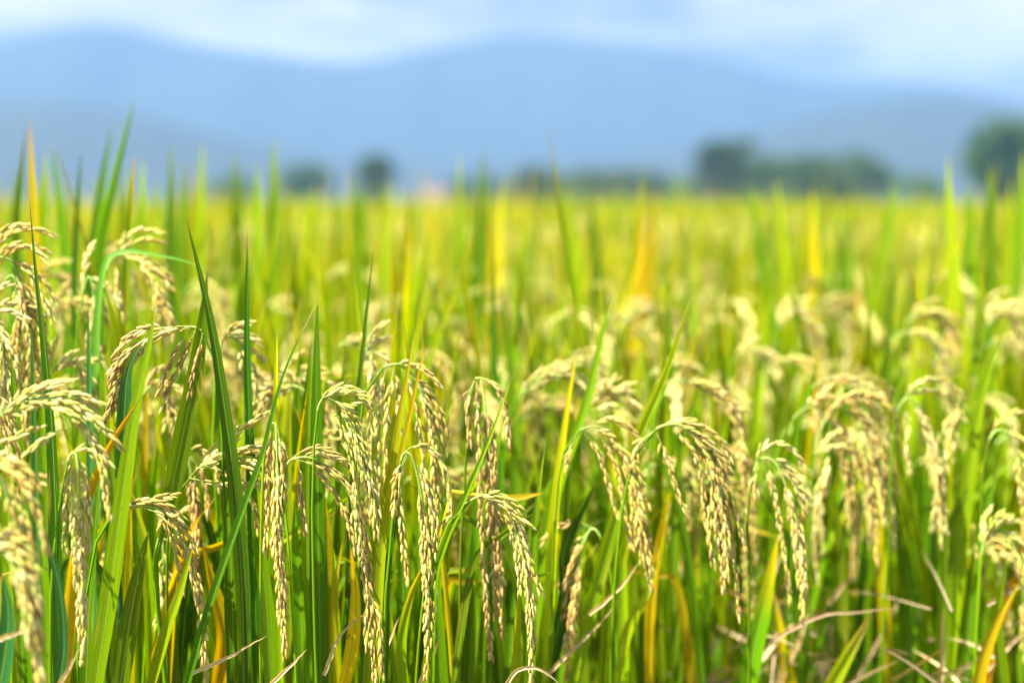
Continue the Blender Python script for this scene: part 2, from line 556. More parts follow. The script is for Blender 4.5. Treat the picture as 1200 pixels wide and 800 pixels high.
def hero(label, seed, root=None, pan=(), leaf=(), dry=(), extra=9, straw=0):
    """One rice plant of the front rows: its own panicles and blades, each where the photograph has it."""
    rng = np.random.default_rng(seed)
    allp = []
    PP, LL = [], []
    for a in pan:
        full = path_px(a['p'], a.get('d', 1.2), 80, a.get('bow', 0.0), a.get('d1'))
        ys = [q[1] for q in a['p']]
        k = a.get('k', max(0, ys.index(min(ys)) - 1))
        kp = at_px(a['p'][k][0], a['p'][k][1], a.get('d', 1.2))
        i0 = int(np.argmin(np.linalg.norm(full[:60] - kp, axis=1)))
        a = dict(a, pre=full[:i0 + 1] if i0 > 2 else None)
        P = spline(full[i0:], 46)
        S = [path_px(q, a.get('d', 1.2) + rng.normal(0, .006), 26) for q in a.get('s', ())]
        PP.append((a, P, S)); allp.append(P[0])
    for a in leaf:
        P = path_px(a['p'], a.get('d', 1.2), 30, a.get('bow', 0.0), a.get('d1'))
        LL.append((a, P)); allp.append(P[0])
    g = np.mean(np.array(allp), 0) if root is None else np.array([root[0], root[1], 0])
    base = np.array([g[0], g[1] + .03, 0])
    root_o = empty("rice_plant", base)
    tag(root_o, label, "rice plant", PLANT_GROUP)
    HEROES.append((g[0], g[1]))
    for a, P, S in PP:
        kw = {k: a[k] for k in ('mix', 'nb', 'spread', 'blen', 'follow', 'grav', 'tip', 'step', 'tipmix') if k in a}
        kw['spread'] = kw.get('spread', .3) * 1.2 + .05
        kw['nb'] = kw.get('nb', 10) + (1 if S else 3)
        kw['follow'] = kw.get('follow', .1) * .7
        gb, sb = panicle(P, rng, strings=S, **kw)
        po = gb.build("panicle", M_GRAIN, root_o, base)
        sb.build("stalk", M_STEM, po, base)
        j = rng.normal(0, .012, 2)
        culm(base + np.array([j[0], j[1], 0]), P if a['pre'] is None else a['pre'], rng, col=a.get('stemcol', GREEN), tail=a['pre']).build("stem", M_STEM, root_o, base)
    for a, P in LL:
        b = Buf()
        fc = a.get('face', None)
        fc = np.array([rng.normal(0, .25), -1.0, rng.normal(.1, .15)]) if fc is None else np.array(fc, float)
        dep = np.linalg.norm(P.mean(0) - C0)
        blade(b, P, 1.22 * a.get('w', 14) * dep / FPX, a.get('c', GREEN), a.get('tip'), fc, a.get('tw', rng.normal(0, .35)),
              a.get('fold', .3), tip_at=a.get('ta', .75), rngv=rng.uniform(0, 9), base_w=a.get('bw', .8), cols=7)
        ob = b.build("leaf", M_DRY if a.get('dry') else M_LEAF, root_o, base)
        if a.get('lab'):
            ob['label'] = a['lab']
        if not a.get('nostem'):
            j = rng.normal(0, .012, 2)
            culm(base + np.array([j[0], j[1], 0]), P, rng, r=.0024, top_r=.0022, col=a.get('c', GREEN)).build("stem", M_STEM, root_o, base)
    dm = np.linalg.norm(np.mean(np.array(allp), 0) - C0)
    for q in range(extra):                                  # the lower blades of the tuft
        d = dm + rng.uniform(.02, .16)
        x0 = 600 + g[0] / dm * FPX + rng.normal(0, 42)
        y1 = rng.uniform(440, 700); lean = rng.normal(0, 38)
        P = path_px([(x0 - lean * .4, 860), (x0, 700 + (y1 - 700) * .3), (x0 + lean * .5, 700 + (y1 - 700) * .7), (x0 + lean * 1.2, y1)], d, 24)
        c, tp = [(GREEN, GREEN), (DEEP, GREEN), (GREEN, LIME), (LIME, YELL), (GREEN, ORNG), (DEEP, BLUE), (YELL, ORNG)][int(rng.choice(7, p=[.28, .10, .24, .18, .06, .03, .11]))]
        b = Buf()
        blade(b, P, rng.uniform(.009, .0155), np.array(c) * rng.uniform(.85, 1.15), tp, (rng.normal(0, .5), -1, .1), rng.normal(0, .4), .25,
              tip_at=rng.uniform(.5, .85), rngv=rng.uniform(0, 9), cols=5)
        b.build("leaf", M_LEAF, root_o, base)
    for q in range(straw):                                  # a tangle of dead blades and stalks at its foot
        x0, y0 = 600 + g[0] / dm * FPX + rng.normal(0, 42), rng.uniform(700, 830)
        a = rng.normal(.3, .7); L = rng.uniform(50, 130) * (-1 if q % 3 == 0 else 1)
        P = path_px([(x0, y0), (x0 + math.cos(a) * L * .5, y0 - math.sin(a) * abs(L) * .5 - 4), (x0 + math.cos(a) * L, y0 - math.sin(a) * abs(L) + rng.normal(0, 8))], dm + rng.uniform(-.12, .12), 14, d1=dm + rng.uniform(-.15, .15))
        b = Buf()
        blade(b, P, rng.uniform(.0015, .0065), np.array(DRY) * rng.uniform(.45, .95), TAN, None, rng.normal(0, 1.2), .6, tip_at=.5, base_w=.9)
        ob = b.build("dry_leaf", M_DRY, root_o, base)
        ob['label'] = "withered straw-coloured leaf"
    for pts, d in dry:
        b = Buf()
        P = path_px(pts, d, 14) + rng.normal(0, .0003, (14, 3))
        blade(b, P, .0036, DRY, TAN, None, 1.0, .8, tip_at=.5, base_w=.9)
        ob = b.build("dry_leaf", M_DRY, root_o, base)
        ob['label'] = "withered straw-coloured leaf"
    return root_o


# ------------------------------------------------------------------ front rows
hero("rice plant whose long pale golden panicle hangs dead straight under a yellow-green blade", 1,
     pan=[dict(p=[(306, 610), (309, 540), (314, 503), (320, 494), (324, 505), (325, 560), (326, 620), (330, 690), (334, 764)], d=1.2, mix=MIX_PALE, tipmix=MIX_RIPE, nb=9, spread=.2, blen=.34, follow=.3, tip=.62,
               s=[[(320, 500), (314, 540), (313, 590), (311, 640)], [(322, 500), (334, 540), (333, 590)], [(318, 498), (322, 560), (322, 640)]])],
     leaf=[dict(p=[(330, 800), (327, 640), (323, 480), (325, 386)], w=12, c=LIME, tip=YELL, ta=.5, d=1.24),
           dict(p=[(302, 800), (296, 600), (290, 420), (290, 268)], w=11, c=DEEP, d=1.25),
           dict(p=[(318, 800), (312, 700), (300, 610), (296, 545)], w=15, c=GREEN, d=1.23)],
     dry=[([(222, 790), (270, 770), (313, 744)], 1.18), ([(316, 802), (340, 782), (360, 760)], 1.19)])
hero("rice plant with a knobbly golden panicle curving right and down out of the bottom edge", 2,
     pan=[dict(p=[(112, 640), (130, 606), (152, 592), (182, 595), (203, 612), (221, 655), (234, 705), (240, 760), (243, 812)], d=1.2, mix=MIX_RIPE, nb=8, spread=.16, blen=.30, follow=.3, tip=.72,
               s=[[(160, 592), (178, 584), (203, 581)], [(168, 594), (190, 606), (205, 640), (214, 690)]])],
     leaf=[dict(p=[(112, 800), (128, 700), (143, 590), (160, 470), (176, 400), (182, 352)], w=19, c=GREEN, d=1.17, tw=.1, fold=.15),
           dict(p=[(142, 560), (146, 480), (150, 436), (161, 410), (176, 404)], w=15, c=BLUE, d=1.19, tw=.4),
           dict(p=[(140, 810), (152, 730), (163, 670), (174, 622)], w=20, c=GREEN, d=1.16, tw=.1, fold=.15),
           dict(p=[(176, 812), (196, 740), (212, 690), (226, 640)], w=13, c=LIME, d=1.19)])
hero("rice plant with thin greenish seed branches fanning up right behind a curved golden panicle", 3,
     pan=[dict(p=[(196, 650), (203, 600), (216, 566), (236, 545), (262, 534), (296, 540), (320, 562)], d=1.23, mix=MIX_HALF, nb=5, spread=.35, blen=.5, follow=.05, grav=.03, tip=.5,
               s=[[(225, 556), (255, 522), (285, 502), (313, 484)], [(230, 550), (265, 531), (304, 523)], [(228, 552), (262, 543), (293, 549), (312, 585)], [(222, 560), (255, 566), (300, 568)],
                  [(240, 545), (275, 560), (296, 590), (302, 622)], [(212, 575), (200, 590), (190, 615)]])],
     leaf=[dict(p=[(216, 812), (250, 700), (285, 600), (310, 530), (330, 450), (352, 395), (377, 344)], w=9, c=DEEP, tip=TAN, ta=.86, d=1.15, tw=.9, fold=.5),
           dict(p=[(256, 800), (262, 740), (247, 680), (238, 640)], w=17, c=ORNG, tip=YELL, ta=.2, d=1.28, lab="orange-yellow ageing blade"),
           dict(p=[(196, 600), (212, 520), (228, 440), (238, 370), (243, 318)], w=20, c=GREEN, d=1.21, tw=.15, fold=.2)])
hero("rice plant with a slender brown-gold panicle bowing right and dropping beside the orange blade", 4,
     pan=[dict(p=[(338, 640), (332, 580), (336, 545), (350, 536), (374, 540), (402, 566), (420, 610), (430, 680), (436, 740), (439, 800)], d=1.2, mix=MIX_RIPE, nb=9, spread=.2, blen=.3, follow=.28, tip=.6,
               s=[[(345, 538), (368, 532), (396, 536)], [(345, 538), (372, 545), (391, 556)], [(350, 538), (352, 570), (358, 620)], [(360, 540), (382, 565), (404, 600), (416, 640)],
                  [(432, 690), (444, 730), (447, 788)]])],
     leaf=[dict(p=[(376, 812), (373, 640), (371, 480), (372, 348)], w=18, c=GREEN, d=1.27, tw=.0, fold=.12),
           dict(p=[(400, 812), (412, 760), (417, 700), (411, 640)], w=14, c=YELL, tip=ORNG, d=1.25, lab="yellow ageing blade"),
           dict(p=[(356, 812), (352, 700), (347, 640), (345, 585)], w=15, c=GREEN, d=1.26),
           dict(p=[(396, 812), (392, 740), (394, 680), (402, 630)], w=8, c=YELL, d=1.26)],
     dry=[([(380, 790), (400, 745), (432, 715)], 1.24)])
hero("rice plant with a pale green panicle arching over, one short spike pointing right", 5,
     pan=[dict(p=[(366, 600), (368, 520), (372, 482), (380, 466), (392, 470), (408, 492), (422, 530), (434, 570), (441, 625)], d=1.19, mix=MIX_GREEN, nb=9, spread=.22, blen=.4, follow=.22, tip=.6,
               s=[[(378, 466), (398, 460), (420, 459)], [(384, 466), (402, 474), (412, 474)], [(392, 470), (416, 490), (428, 520), (436, 545)], [(388, 470), (400, 500), (412, 540), (420, 600)]])],
     leaf=[dict(p=[(430, 830), (436, 700), (444, 620), (456, 565), (470, 480), (487, 384)], w=12, c=LIME, tip=YELL, ta=.3, d=1.21, fold=.25),
           dict(p=[(440, 830), (444, 700), (452, 610), (466, 550), (482, 480), (498, 400)], w=10, c=LIME, tip=ORNG, ta=.45, d=1.2, fold=.25),
           dict(p=[(448, 830), (450, 740), (452, 680), (462, 620), (468, 585)], w=11, c=DEEP, d=1.22)])
hero("rice plant with a bushy brownish panicle of many strings hanging behind two yellow-green blades", 6,
     pan=[dict(p=[(420, 560), (423, 490), (432, 446), (450, 430), (470, 428), (488, 446), (502, 482), (509, 520), (514, 590)], d=1.27, mix=MIX_RIPE, nb=9, spread=.3, blen=.4, follow=.18, tip=.55,
               s=[[(452, 430), (440, 450), (434, 500), (433, 560), (436, 610)], [(452, 430), (446, 470), (444, 530), (445, 590)], [(462, 430), (455, 470), (452, 520), (453, 570)],
                  [(470, 432), (486, 470), (494, 520), (499, 580)], [(480, 440), (500, 454), (509, 473)], [(456, 430), (466, 450), (468, 500)]]),
          dict(p=[(402, 600), (404, 540), (412, 480), (424, 420), (434, 408), (438, 430), (436, 480)], d=1.36, mix=MIX_PALE, nb=7)],
     leaf=[dict(p=[(408, 700), (415, 560), (424, 430), (438, 292)], w=8, c=DEEP, d=1.3), dict(p=[(395, 800), (398, 640), (400, 520), (404, 400)], w=14, c=GREEN, d=1.36)])
hero("rice plant with a heavy pale panicle hanging straight in two strands at bottom centre", 7,
     pan=[dict(p=[(452, 700), (462, 590), (470, 540), (477, 529), (486, 545), (495, 590), (499, 650), (501, 720), (500, 790)], d=1.19, mix=MIX_RIPE, nb=9, spread=.2, blen=.38, follow=.28, tip=.66,
               s=[[(478, 532), (468, 560), (470, 610), (478, 682)], [(484, 540), (506, 580), (511, 640), (508, 722)], [(476, 532), (464, 566), (462, 600)]])],
     leaf=[dict(p=[(478, 830), (470, 760), (480, 700), (502, 650)], w=11, c=LIME, tip=ORNG, ta=.5, d=1.27),
           dict(p=[(520, 830), (512, 740), (506, 640), (500, 560)], w=15, c=GREEN, d=1.3)],
     dry=[([(492, 800), (508, 770), (520, 735)], 1.2), ([(440, 800), (462, 740), (472, 715)], 1.24)])
hero("rice plant with dull brown panicle hooking over sharply behind a thin oblique blade", 8,
     pan=[dict(p=[(540, 640), (546, 540), (550, 470), (556, 446), (563, 444), (570, 490), (575, 560), (582, 640), (588, 740)], d=1.28, mix=MIX_BROWN, nb=9, spread=.22, blen=.36, follow=.3, tip=.6,
               s=[[(556, 446), (548, 470), (550, 520)], [(558, 446), (560, 510), (563, 590), (569, 690), (576, 770)], [(566, 470), (578, 520), (580, 560)]])],
     leaf=[dict(p=[(505, 800), (508, 690), (520, 640), (545, 582), (575, 512), (601, 438)], w=7, c=GREEN, tip=LIME, ta=.7, d=1.19, tw=.7, fold=.5),
           dict(p=[(575, 800), (590, 640), (582, 480), (578, 250)], w=14, c=DEEP, d=1.62),
           dict(p=[(587, 584), (612, 582), (637, 577)], w=7, c=YELL, tip=ORNG, d=1.25, bw=1, fold=.1)])
hero("rice plant with a green panicle arching right, tapering to one long string at bottom", 9,
     pan=[dict(p=[(496, 700), (512, 648), (530, 606), (552, 586), (575, 580), (594, 598), (606, 624), (614, 660), (620, 700), (622, 750), (622, 806)], d=1.19, mix=MIX_GREEN, tipmix=MIX_HALF, nb=9, spread=.18, blen=.24, follow=.3, tip=.64,
               s=[[(600, 610), (614, 640), (624, 668), (634, 693)], [(560, 583), (580, 584), (599, 597)], [(566, 582), (592, 592), (607, 606), (621, 614)], [(575, 588), (596, 612), (606, 650), (610, 690)],
                  [(548, 588), (535, 596), (520, 612)]])],
     leaf=[dict(p=[(600, 830), (604, 740), (608, 690), (612, 660)], w=13, c=LIME, d=1.24)],
     dry=[([(590, 806), (606, 786), (630, 784), (660, 804)], 1.17)])
hero("rice plant with plump golden panicle arching right above a dark oblique stem", 10,
     pan=[dict(p=[(650, 620), (655, 560), (664, 520), (682, 503), (706, 502), (728, 530), (744, 580), (754, 640), (763, 690)], d=1.33, mix=MIX_RIPE, nb=11, spread=.28, blen=.38, follow=.18, tip=.5,
               s=[[(684, 506), (702, 530), (714, 570), (724, 604)], [(690, 503), (716, 512), (738, 548)], [(676, 508), (668, 530), (664, 545)], [(700, 505), (722, 545), (732, 600), (740, 640)]])],
     leaf=[dict(p=[(640, 800), (648, 620), (662, 500), (678, 400)], w=11, c=LIME, tip=YELL, ta=.3, d=1.35),
           dict(p=[(615, 800), (645, 600), (685, 480), (702, 410), (718, 342)], w=15, c=GREEN, d=1.4),
           dict(p=[(640, 800), (660, 700), (662, 640), (700, 560)], w=16, c=DEEP, d=1.36)])
hero("rice plant with the fullest golden panicle, fanning right in four drooping strings", 11,
     pan=[dict(p=[(722, 660), (730, 590), (745, 535), (768, 503), (798, 498), (822, 520), (836, 570), (843, 630), (848, 690)], d=1.3, mix=MIX_RIPE, nb=12, spread=.32, blen=.4, follow=.15, tip=.5,
               s=[[(800, 499), (830, 518), (855, 549)], [(806, 504), (840, 540), (858, 590), (872, 640)], [(812, 512), (848, 590), (860, 650), (866, 720)], [(770, 508), (785, 545), (795, 580), (806, 605)],
                  [(765, 506), (748, 520), (742, 545)], [(790, 500), (818, 540), (826, 600), (836, 660)], [(770, 502), (792, 495), (806, 492)]])],
     leaf=[dict(p=[(665, 830), (690, 720), (722, 600), (748, 510), (782, 430), (810, 345)], w=15, c=GREEN, tip=LIME, ta=.5, d=1.35, fold=.25),
           dict(p=[(760, 800), (762, 700), (775, 620), (790, 560)], w=12, c=ORNG, tip=YELL, d=1.45, lab="orange ageing blade"),
           dict(p=[(722, 800), (735, 740), (760, 690), (772, 640)], w=11, c=LIME, tip=YELL, d=1.38)],
     dry=[([(690, 720), (726, 690), (752, 655)], 1.32), ([(640, 790), (700, 735), (724, 702)], 1.34)])
hero("rice plant with a small dull panicle drooping to the left, low in the shade", 12,
     pan=[dict(p=[(722, 730), (714, 660), (703, 628), (692, 620), (680, 650), (672, 700), (664, 790)], d=1.36, mix=MIX_BROWN, nb=9, spread=.25, blen=.4)],
     leaf=[dict(p=[(652, 800), (658, 720), (664, 650), (690, 585)], w=14, c=GREEN, d=1.4)])
hero("rice plant with a soft tan panicle bowing high behind the fullest golden one", 13,
     pan=[dict(p=[(760, 560), (766, 490), (782, 452), (804, 446), (832, 458), (856, 484), (868, 530), (876, 580), (878, 622)], d=1.46, mix=MIX_RIPE, nb=10, spread=.2, blen=.35, follow=.2,
               s=[[(800, 446), (835, 450), (868, 478)]])],
     leaf=[dict(p=[(795, 800), (790, 640), (800, 520), (838, 400)], w=11, c=GREEN, d=1.5)])
hero("rice plant with creamy panicle hanging between the golden clump and an orange-tipped blade", 14, extra=3,
     pan=[dict(p=[(878, 680), (876, 600), (884, 552), (896, 536), (912, 548), (927, 590), (937, 645), (941, 725)], d=1.34, mix=MIX_PALE, tipmix=MIX_HALF, nb=10, spread=.2, blen=.38, follow=.22,
               s=[[(896, 538), (908, 580), (918, 640), (926, 700)], [(890, 545), (884, 560), (886, 580)]])],
     leaf=[dict(p=[(872, 830), (884, 760), (898, 700), (912, 626)], w=19, c=GREEN, tip=ORNG, ta=.5, d=1.42, lab="green blade with an orange tip")],
     dry=[([(868, 806), (890, 760), (915, 715)], 1.55)])
hero("rice plant with a broad sheaf of four cream panicles bending right, softly out of focus", 15, extra=3,
     pan=[dict(p=[(905, 600), (912, 530), (930, 490), (956, 478), (982, 508), (996, 560), (1005, 655)], d=1.5, mix=MIX_RIPE, nb=10, spread=.25, blen=.4),
          dict(p=[(930, 600), (936, 500), (950, 456), (982, 446), (1014, 486), (1032, 545), (1048, 640)], d=1.53, mix=MIX_PALE, nb=11, spread=.25, blen=.4),
          dict(p=[(950, 620), (955, 530), (972, 482), (992, 482), (1014, 530), (1024, 590), (1028, 660)], d=1.49, mix=MIX_RIPE, nb=10, spread=.25, blen=.4),
          dict(p=[(930, 640), (945, 560), (960, 530), (972, 526), (966, 560), (956, 600)], d=1.47, mix=MIX_PALE, nb=6)],
     leaf=[dict(p=[(982, 800), (985, 700), (982, 620), (975, 560)], w=14, c=GREEN, d=1.55), dict(p=[(1040, 800), (1035, 700), (1030, 600), (1024, 540)], w=12, c=YELL, d=1.6),
           dict(p=[(900, 800), (905, 640), (925, 520), (968, 395)], w=13, c=GREEN, d=1.62)],
     dry=[([(900, 752), (960, 722), (1005, 718), (1054, 711)], 1.42)])
hero("rice plant with a cream panicle bowing right of the broad cream sheaf", 16, extra=3,
     pan=[dict(p=[(1042, 620), (1045, 530), (1052, 482), (1066, 466), (1082, 490), (1096, 550), (1104, 640)], d=1.48, mix=MIX_PALE, nb=10, spread=.22, blen=.42,
               s=[[(1066, 468), (1088, 500), (1102, 545), (1107, 575)], [(1064, 470), (1063, 520), (1066, 550)]])],
     leaf=[dict(p=[(1060, 830), (1066, 720), (1064, 640), (1058, 580)], w=15, c=GREEN, d=1.55),
           dict(p=[(960, 830), (985, 780), (1005, 745), (1022, 716)], w=15, c=LIME, tip=TAN, ta=.5, d=1.45, lab="yellow-green blade with a withered tip")],
     dry=[([(1000, 800), (1040, 730), (1085, 640)], 1.6)])
hero("rice plant with short fat pale panicle and tall lime blade near the right edge", 17,
     pan=[dict(p=[(1150, 600), (1142, 520), (1132, 480), (1126, 474), (1119, 495), (1110, 548)], d=1.55, mix=MIX_PALE, nb=8, spread=.2, blen=.5)],
     leaf=[dict(p=[(1108, 800), (1125, 640), (1144, 500), (1160, 430), (1180, 376)], w=16, c=LIME, d=1.5, fold=.2),
           dict(p=[(1100, 830), (1108, 700), (1112, 620), (1140, 560)], w=15, c=GREEN, d=1.5)])
hero("rice plant at the right edge with a panicle bowing out of the frame", 18, extra=3,
     pan=[dict(p=[(1150, 620), (1152, 550), (1160, 514), (1174, 504), (1192, 530), (1204, 590), (1210, 660)], d=1.45, mix=MIX_RIPE, nb=10, spread=.24, blen=.42),
          dict(p=[(1146, 720), (1150, 650), (1160, 622), (1176, 626), (1192, 650), (1204, 690)], d=1.4, mix=MIX_GREEN, nb=6, spread=.25)],
     leaf=[dict(p=[(1148, 830), (1165, 740), (1185, 690), (1204, 620)], w=12, c=ORNG, d=1.5, lab="orange ageing blade"), dict(p=[(1128, 830), (1140, 700), (1150, 620), (1172, 540)], w=15, c=GREEN, d=1.5)],
     dry=[([(1150, 790), (1180, 760), (1206, 735)], 1.5)])
hero("rice plant at the left edge with yellow-green seed branches spreading stiffly to the right", 20,
     pan=[dict(p=[(-40, 600), (-30, 530), (-10, 492), (30, 468), (72, 472), (102, 500), (118, 545), (128, 600)], d=1.1, mix=MIX_GREEN, tipmix=MIX_HALF, nb=8, spread=.35, blen=.4, follow=.12, grav=.03, tip=.4,
               s=[[(-10, 495), (20, 470), (50, 455), (80, 446)], [(20, 474), (60, 462), (90, 462), (115, 473)], [(30, 470), (75, 476), (112, 488)], [(-20, 525), (10, 516), (46, 500)], [(80, 500), (56, 512), (31, 530)],
                  [(70, 476), (96, 500), (112, 520), (127, 540)]])],
     leaf=[dict(p=[(72, 830), (68, 700), (62, 520), (52, 400), (42, 310), (34, 226)], w=14, c=DEEP, d=1.2, fold=.25),
           dict(p=[(44, 830), (42, 640), (39, 500), (37, 372)], w=9, c=BLUE, d=1.2),
           dict(p=[(30, 810), (28, 640), (20, 500), (12, 410)], w=16, c=GREEN, d=1.22)])
hero("rice plant with a plump cream-green panicle hanging straight down near the left edge", 21,
     pan=[dict(p=[(60, 680), (70, 590), (80, 540), (88, 530), (93, 560), (95, 620), (96, 690), (97, 772)], d=1.13, mix=((G_PALE, .5), (G_GREEN, .35), (G_GOLD, .15)), nb=10, spread=.16, blen=.34, follow=.35, tip=.66,
               s=[[(86, 532), (78, 580), (76, 640)], [(92, 545), (102, 590), (104, 640)], [(86, 532), (86, 600), (88, 680)]])],
     leaf=[dict(p=[(110, 830), (108, 640), (106, 480), (103, 346)], w=11, c=BLUE, d=1.25), dict(p=[(100, 830), (104, 720), (110, 640), (116, 560)], w=16, c=GREEN, d=1.24),
           dict(p=[(62, 830), (75, 760), (68, 680), (44, 600)], w=10, c=BLUE, d=1.1)],
     dry=[([(68, 806), (84, 780), (96, 756)], 1.08), ([(-6, 750), (16, 744), (40, 738)], 1.04)])
hero("nearest rice plant, its blurred panicle filling the lower left corner", 22,
     pan=[dict(p=[(-60, 640), (-45, 570), (-20, 545), (0, 560), (18, 610), (30, 660), (38, 720), (46, 800)], d=1.0, mix=MIX_RIPE, nb=10, spread=.18, blen=.4, follow=.25, tip=.6),
          dict(p=[(-60, 760), (-45, 670), (-20, 640), (8, 652), (28, 700), (38, 750), (48, 790)], d=.98, mix=MIX_HALF, nb=8, spread=.15, blen=.4, follow=.25)],
     leaf=[dict(p=[(-10, 840), (4, 780), (10, 720), (2, 670)], w=20, c=BLUE, d=1.1)])
hero("rice plant at the left edge with shaggy golden panicles at mid height behind dark blades", 23,
     pan=[dict(p=[(-30, 420), (-22, 350), (-6, 306), (12, 306), (26, 340), (38, 390), (48, 462)], d=1.3, mix=MIX_RIPE, nb=12, spread=.26, blen=.45),
          dict(p=[(-26, 480), (-16, 380), (6, 330), (18, 328), (22, 380), (30, 440), (34, 520)], d=1.33, mix=MIX_RIPE, nb=11, spread=.3, blen=.45),
          dict(p=[(-46, 480), (-34, 400), (-14, 370), (2, 400), (8, 460), (10, 520)], d=1.28, mix=MIX_PALE, nb=9)],
     leaf=[dict(p=[(12, 700), (10, 560), (14, 470), (4, 380)], w=13, c=LIME, d=1.34), dict(p=[(60, 700), (52, 560), (48, 460), (58, 330)], w=12, c=GREEN, d=1.42)])
hero("rice plant with a frayed cream panicle arching left across a bright broad blade", 24,
     pan=[dict(p=[(262, 560), (258, 470), (250, 410), (234, 386), (208, 384), (180, 394), (156, 416), (140, 452), (120, 500)], d=1.21, mix=MIX_PALE, tipmix=MIX_BROWN, nb=10, spread=.3, blen=.42, follow=.14, grav=.05, tip=.55,
               s=[[(230, 386), (214, 420), (200, 450), (192, 474)], [(226, 385), (208, 410), (194, 440), (186, 462)], [(200, 386), (172, 384), (148, 396)], [(238, 390), (228, 430), (222, 462)]])],
     leaf=[dict(p=[(286, 830), (284, 700), (276, 580), (262, 470), (246, 370), (218, 254)], w=15, c=DEEP, d=1.2, tw=.5, fold=.4),
           dict(p=[(276, 830), (270, 640), (262, 540), (252, 440)], w=15, c=GREEN, d=1.23)])
hero("rice plant with a pale folded blade bent flat over its small hanging panicle", 25,
     pan=[dict(p=[(120, 460), (118, 380), (126, 315), (140, 298), (160, 304), (176, 326), (190, 355), (204, 395)], d=1.4, mix=MIX_RIPE, nb=8, spread=.3, blen=.45,
               s=[[(134, 300), (138, 330), (146, 372)], [(160, 304), (184, 320), (198, 336)]])],
     leaf=[dict(p=[(112, 620), (112, 440), (118, 340), (128, 302), (150, 295), (180, 299), (216, 306), (244, 316)], w=11, c=(0.12, 0.25, 0.035), d=1.36, tw=.9, lab="pale blade bent flat"),
           dict(p=[(124, 700), (132, 480), (146, 390), (150, 300)], w=9, c=LIME, tip=ORNG, ta=.5, d=1.42),
           dict(p=[(170, 560), (172, 440), (162, 370), (160, 335)], w=8, c=YELL, tip=ORNG, d=1.42)])
hero("rice plant with cream panicle of few grains hanging left of the bent pale blade", 26,
     pan=[dict(p=[(84, 500), (90, 400), (98, 340), (105, 324), (110, 345), (112, 390), (124, 430)], d=1.4, mix=MIX_PALE, nb=5, spread=.25),
          dict(p=[(30, 520), (40, 420), (56, 370), (78, 352), (100, 366), (116, 400)], d=1.5, mix=MIX_RIPE, nb=9, spread=.3)],
     leaf=[dict(p=[(92, 700), (90, 560), (94, 460), (90, 360)], w=11, c=GREEN, d=1.45)])
hero("rice plant with shaded brown panicle hanging behind the curved golden one", 27,
     pan=[dict(p=[(196, 700), (203, 600), (212, 545), (220, 535), (226, 570), (230, 630), (233, 700)], d=1.3, mix=MIX_BROWN, nb=9, spread=.16, blen=.4, follow=.3),
          dict(p=[(168, 800), (174, 700), (184, 640), (190, 632), (192, 680), (188, 770)], d=1.3, mix=MIX_HALF, nb=7, spread=.16)],
     leaf=[dict(p=[(268, 812), (258, 740), (240, 660), (226, 610)], w=16, c=GREEN, d=1.3), dict(p=[(250, 812), (284, 740), (300, 660), (296, 570)], w=14, c=GREEN, d=1.3),
           dict(p=[(210, 812), (216, 730), (222, 660), (214, 590)], w=12, c=DEEP, d=1.32)])
hero("rice plant with tall yellow blade rising above the skyline at far left", 28,
     pan=[dict(p=[(18, 480), (22, 400), (34, 340), (56, 322), (80, 340), (94, 390)], d=1.62, mix=MIX_RIPE, nb=9, spread=.3)],
     leaf=[dict(p=[(40, 420), (42, 330), (40, 230), (35, 138)], w=15, c=YELL, tip=ORNG, d=1.55, bw=.9), dict(p=[(22, 420), (20, 330), (20, 250), (30, 152)], w=9, c=GREEN, tip=TAN, ta=.8, d=1.6),
           dict(p=[(80, 440), (82, 340), (72, 250), (62, 168)], w=12, c=GREEN, d=1.7)])
hero("rice plant with the tallest slanting green blades against the hazy mountain", 29,
     pan=[dict(p=[(86, 480), (92, 380), (104, 320), (126, 300), (150, 316), (168, 350)], d=1.75, mix=MIX_RIPE, nb=9, spread=.3)],
     leaf=[dict(p=[(112, 440), (116, 300), (134, 210), (158, 114)], w=12, c=GREEN, d=1.72), dict(p=[(106, 440), (108, 320), (118, 230), (131, 146)], w=13, c=GREEN, d=1.75),
           dict(p=[(88, 440), (88, 330), (91, 250), (95, 176)], w=8, c=DEEP, d=1.6), dict(p=[(146, 430), (148, 340), (152, 260), (158, 180)], w=9, c=GREEN, tip=ORNG, ta=.6, d=1.5)])
hero("rice plant with spiky cream strings pointing left, seen through the gap between two dark blades", 31, extra=3,
     pan=[dict(p=[(250, 520), (252, 450), (258, 408), (266, 394), (280, 402), (292, 424), (300, 462)], d=1.33, mix=MIX_PALE, nb=8, spread=.45),
          dict(p=[(372, 540), (370, 490), (360, 462), (342, 452), (318, 460), (302, 482)], d=1.36, mix=MIX_PALE, nb=9, spread=.45)],
     leaf=[dict(p=[(345, 700), (342, 560), (346, 480), (352, 400)], w=14, c=GREEN, d=1.38)])
hero("rice plant with a ragged cream panicle beside the tall bright double blade", 32, extra=4,
     pan=[dict(p=[(300, 600), (310, 520), (322, 470), (340, 440), (362, 446), (378, 480), (384, 530)], d=1.42, mix=MIX_RIPE, nb=10, spread=.5),
          dict(p=[(380, 480), (388, 430), (398, 406), (412, 402), (426, 414), (436, 440)], d=1.5, mix=MIX_PALE, nb=8, spread=.4)],
     leaf=[dict(p=[(362, 830), (360, 640), (362, 500), (366, 400)], w=15, c=GREEN, d=1.3)])
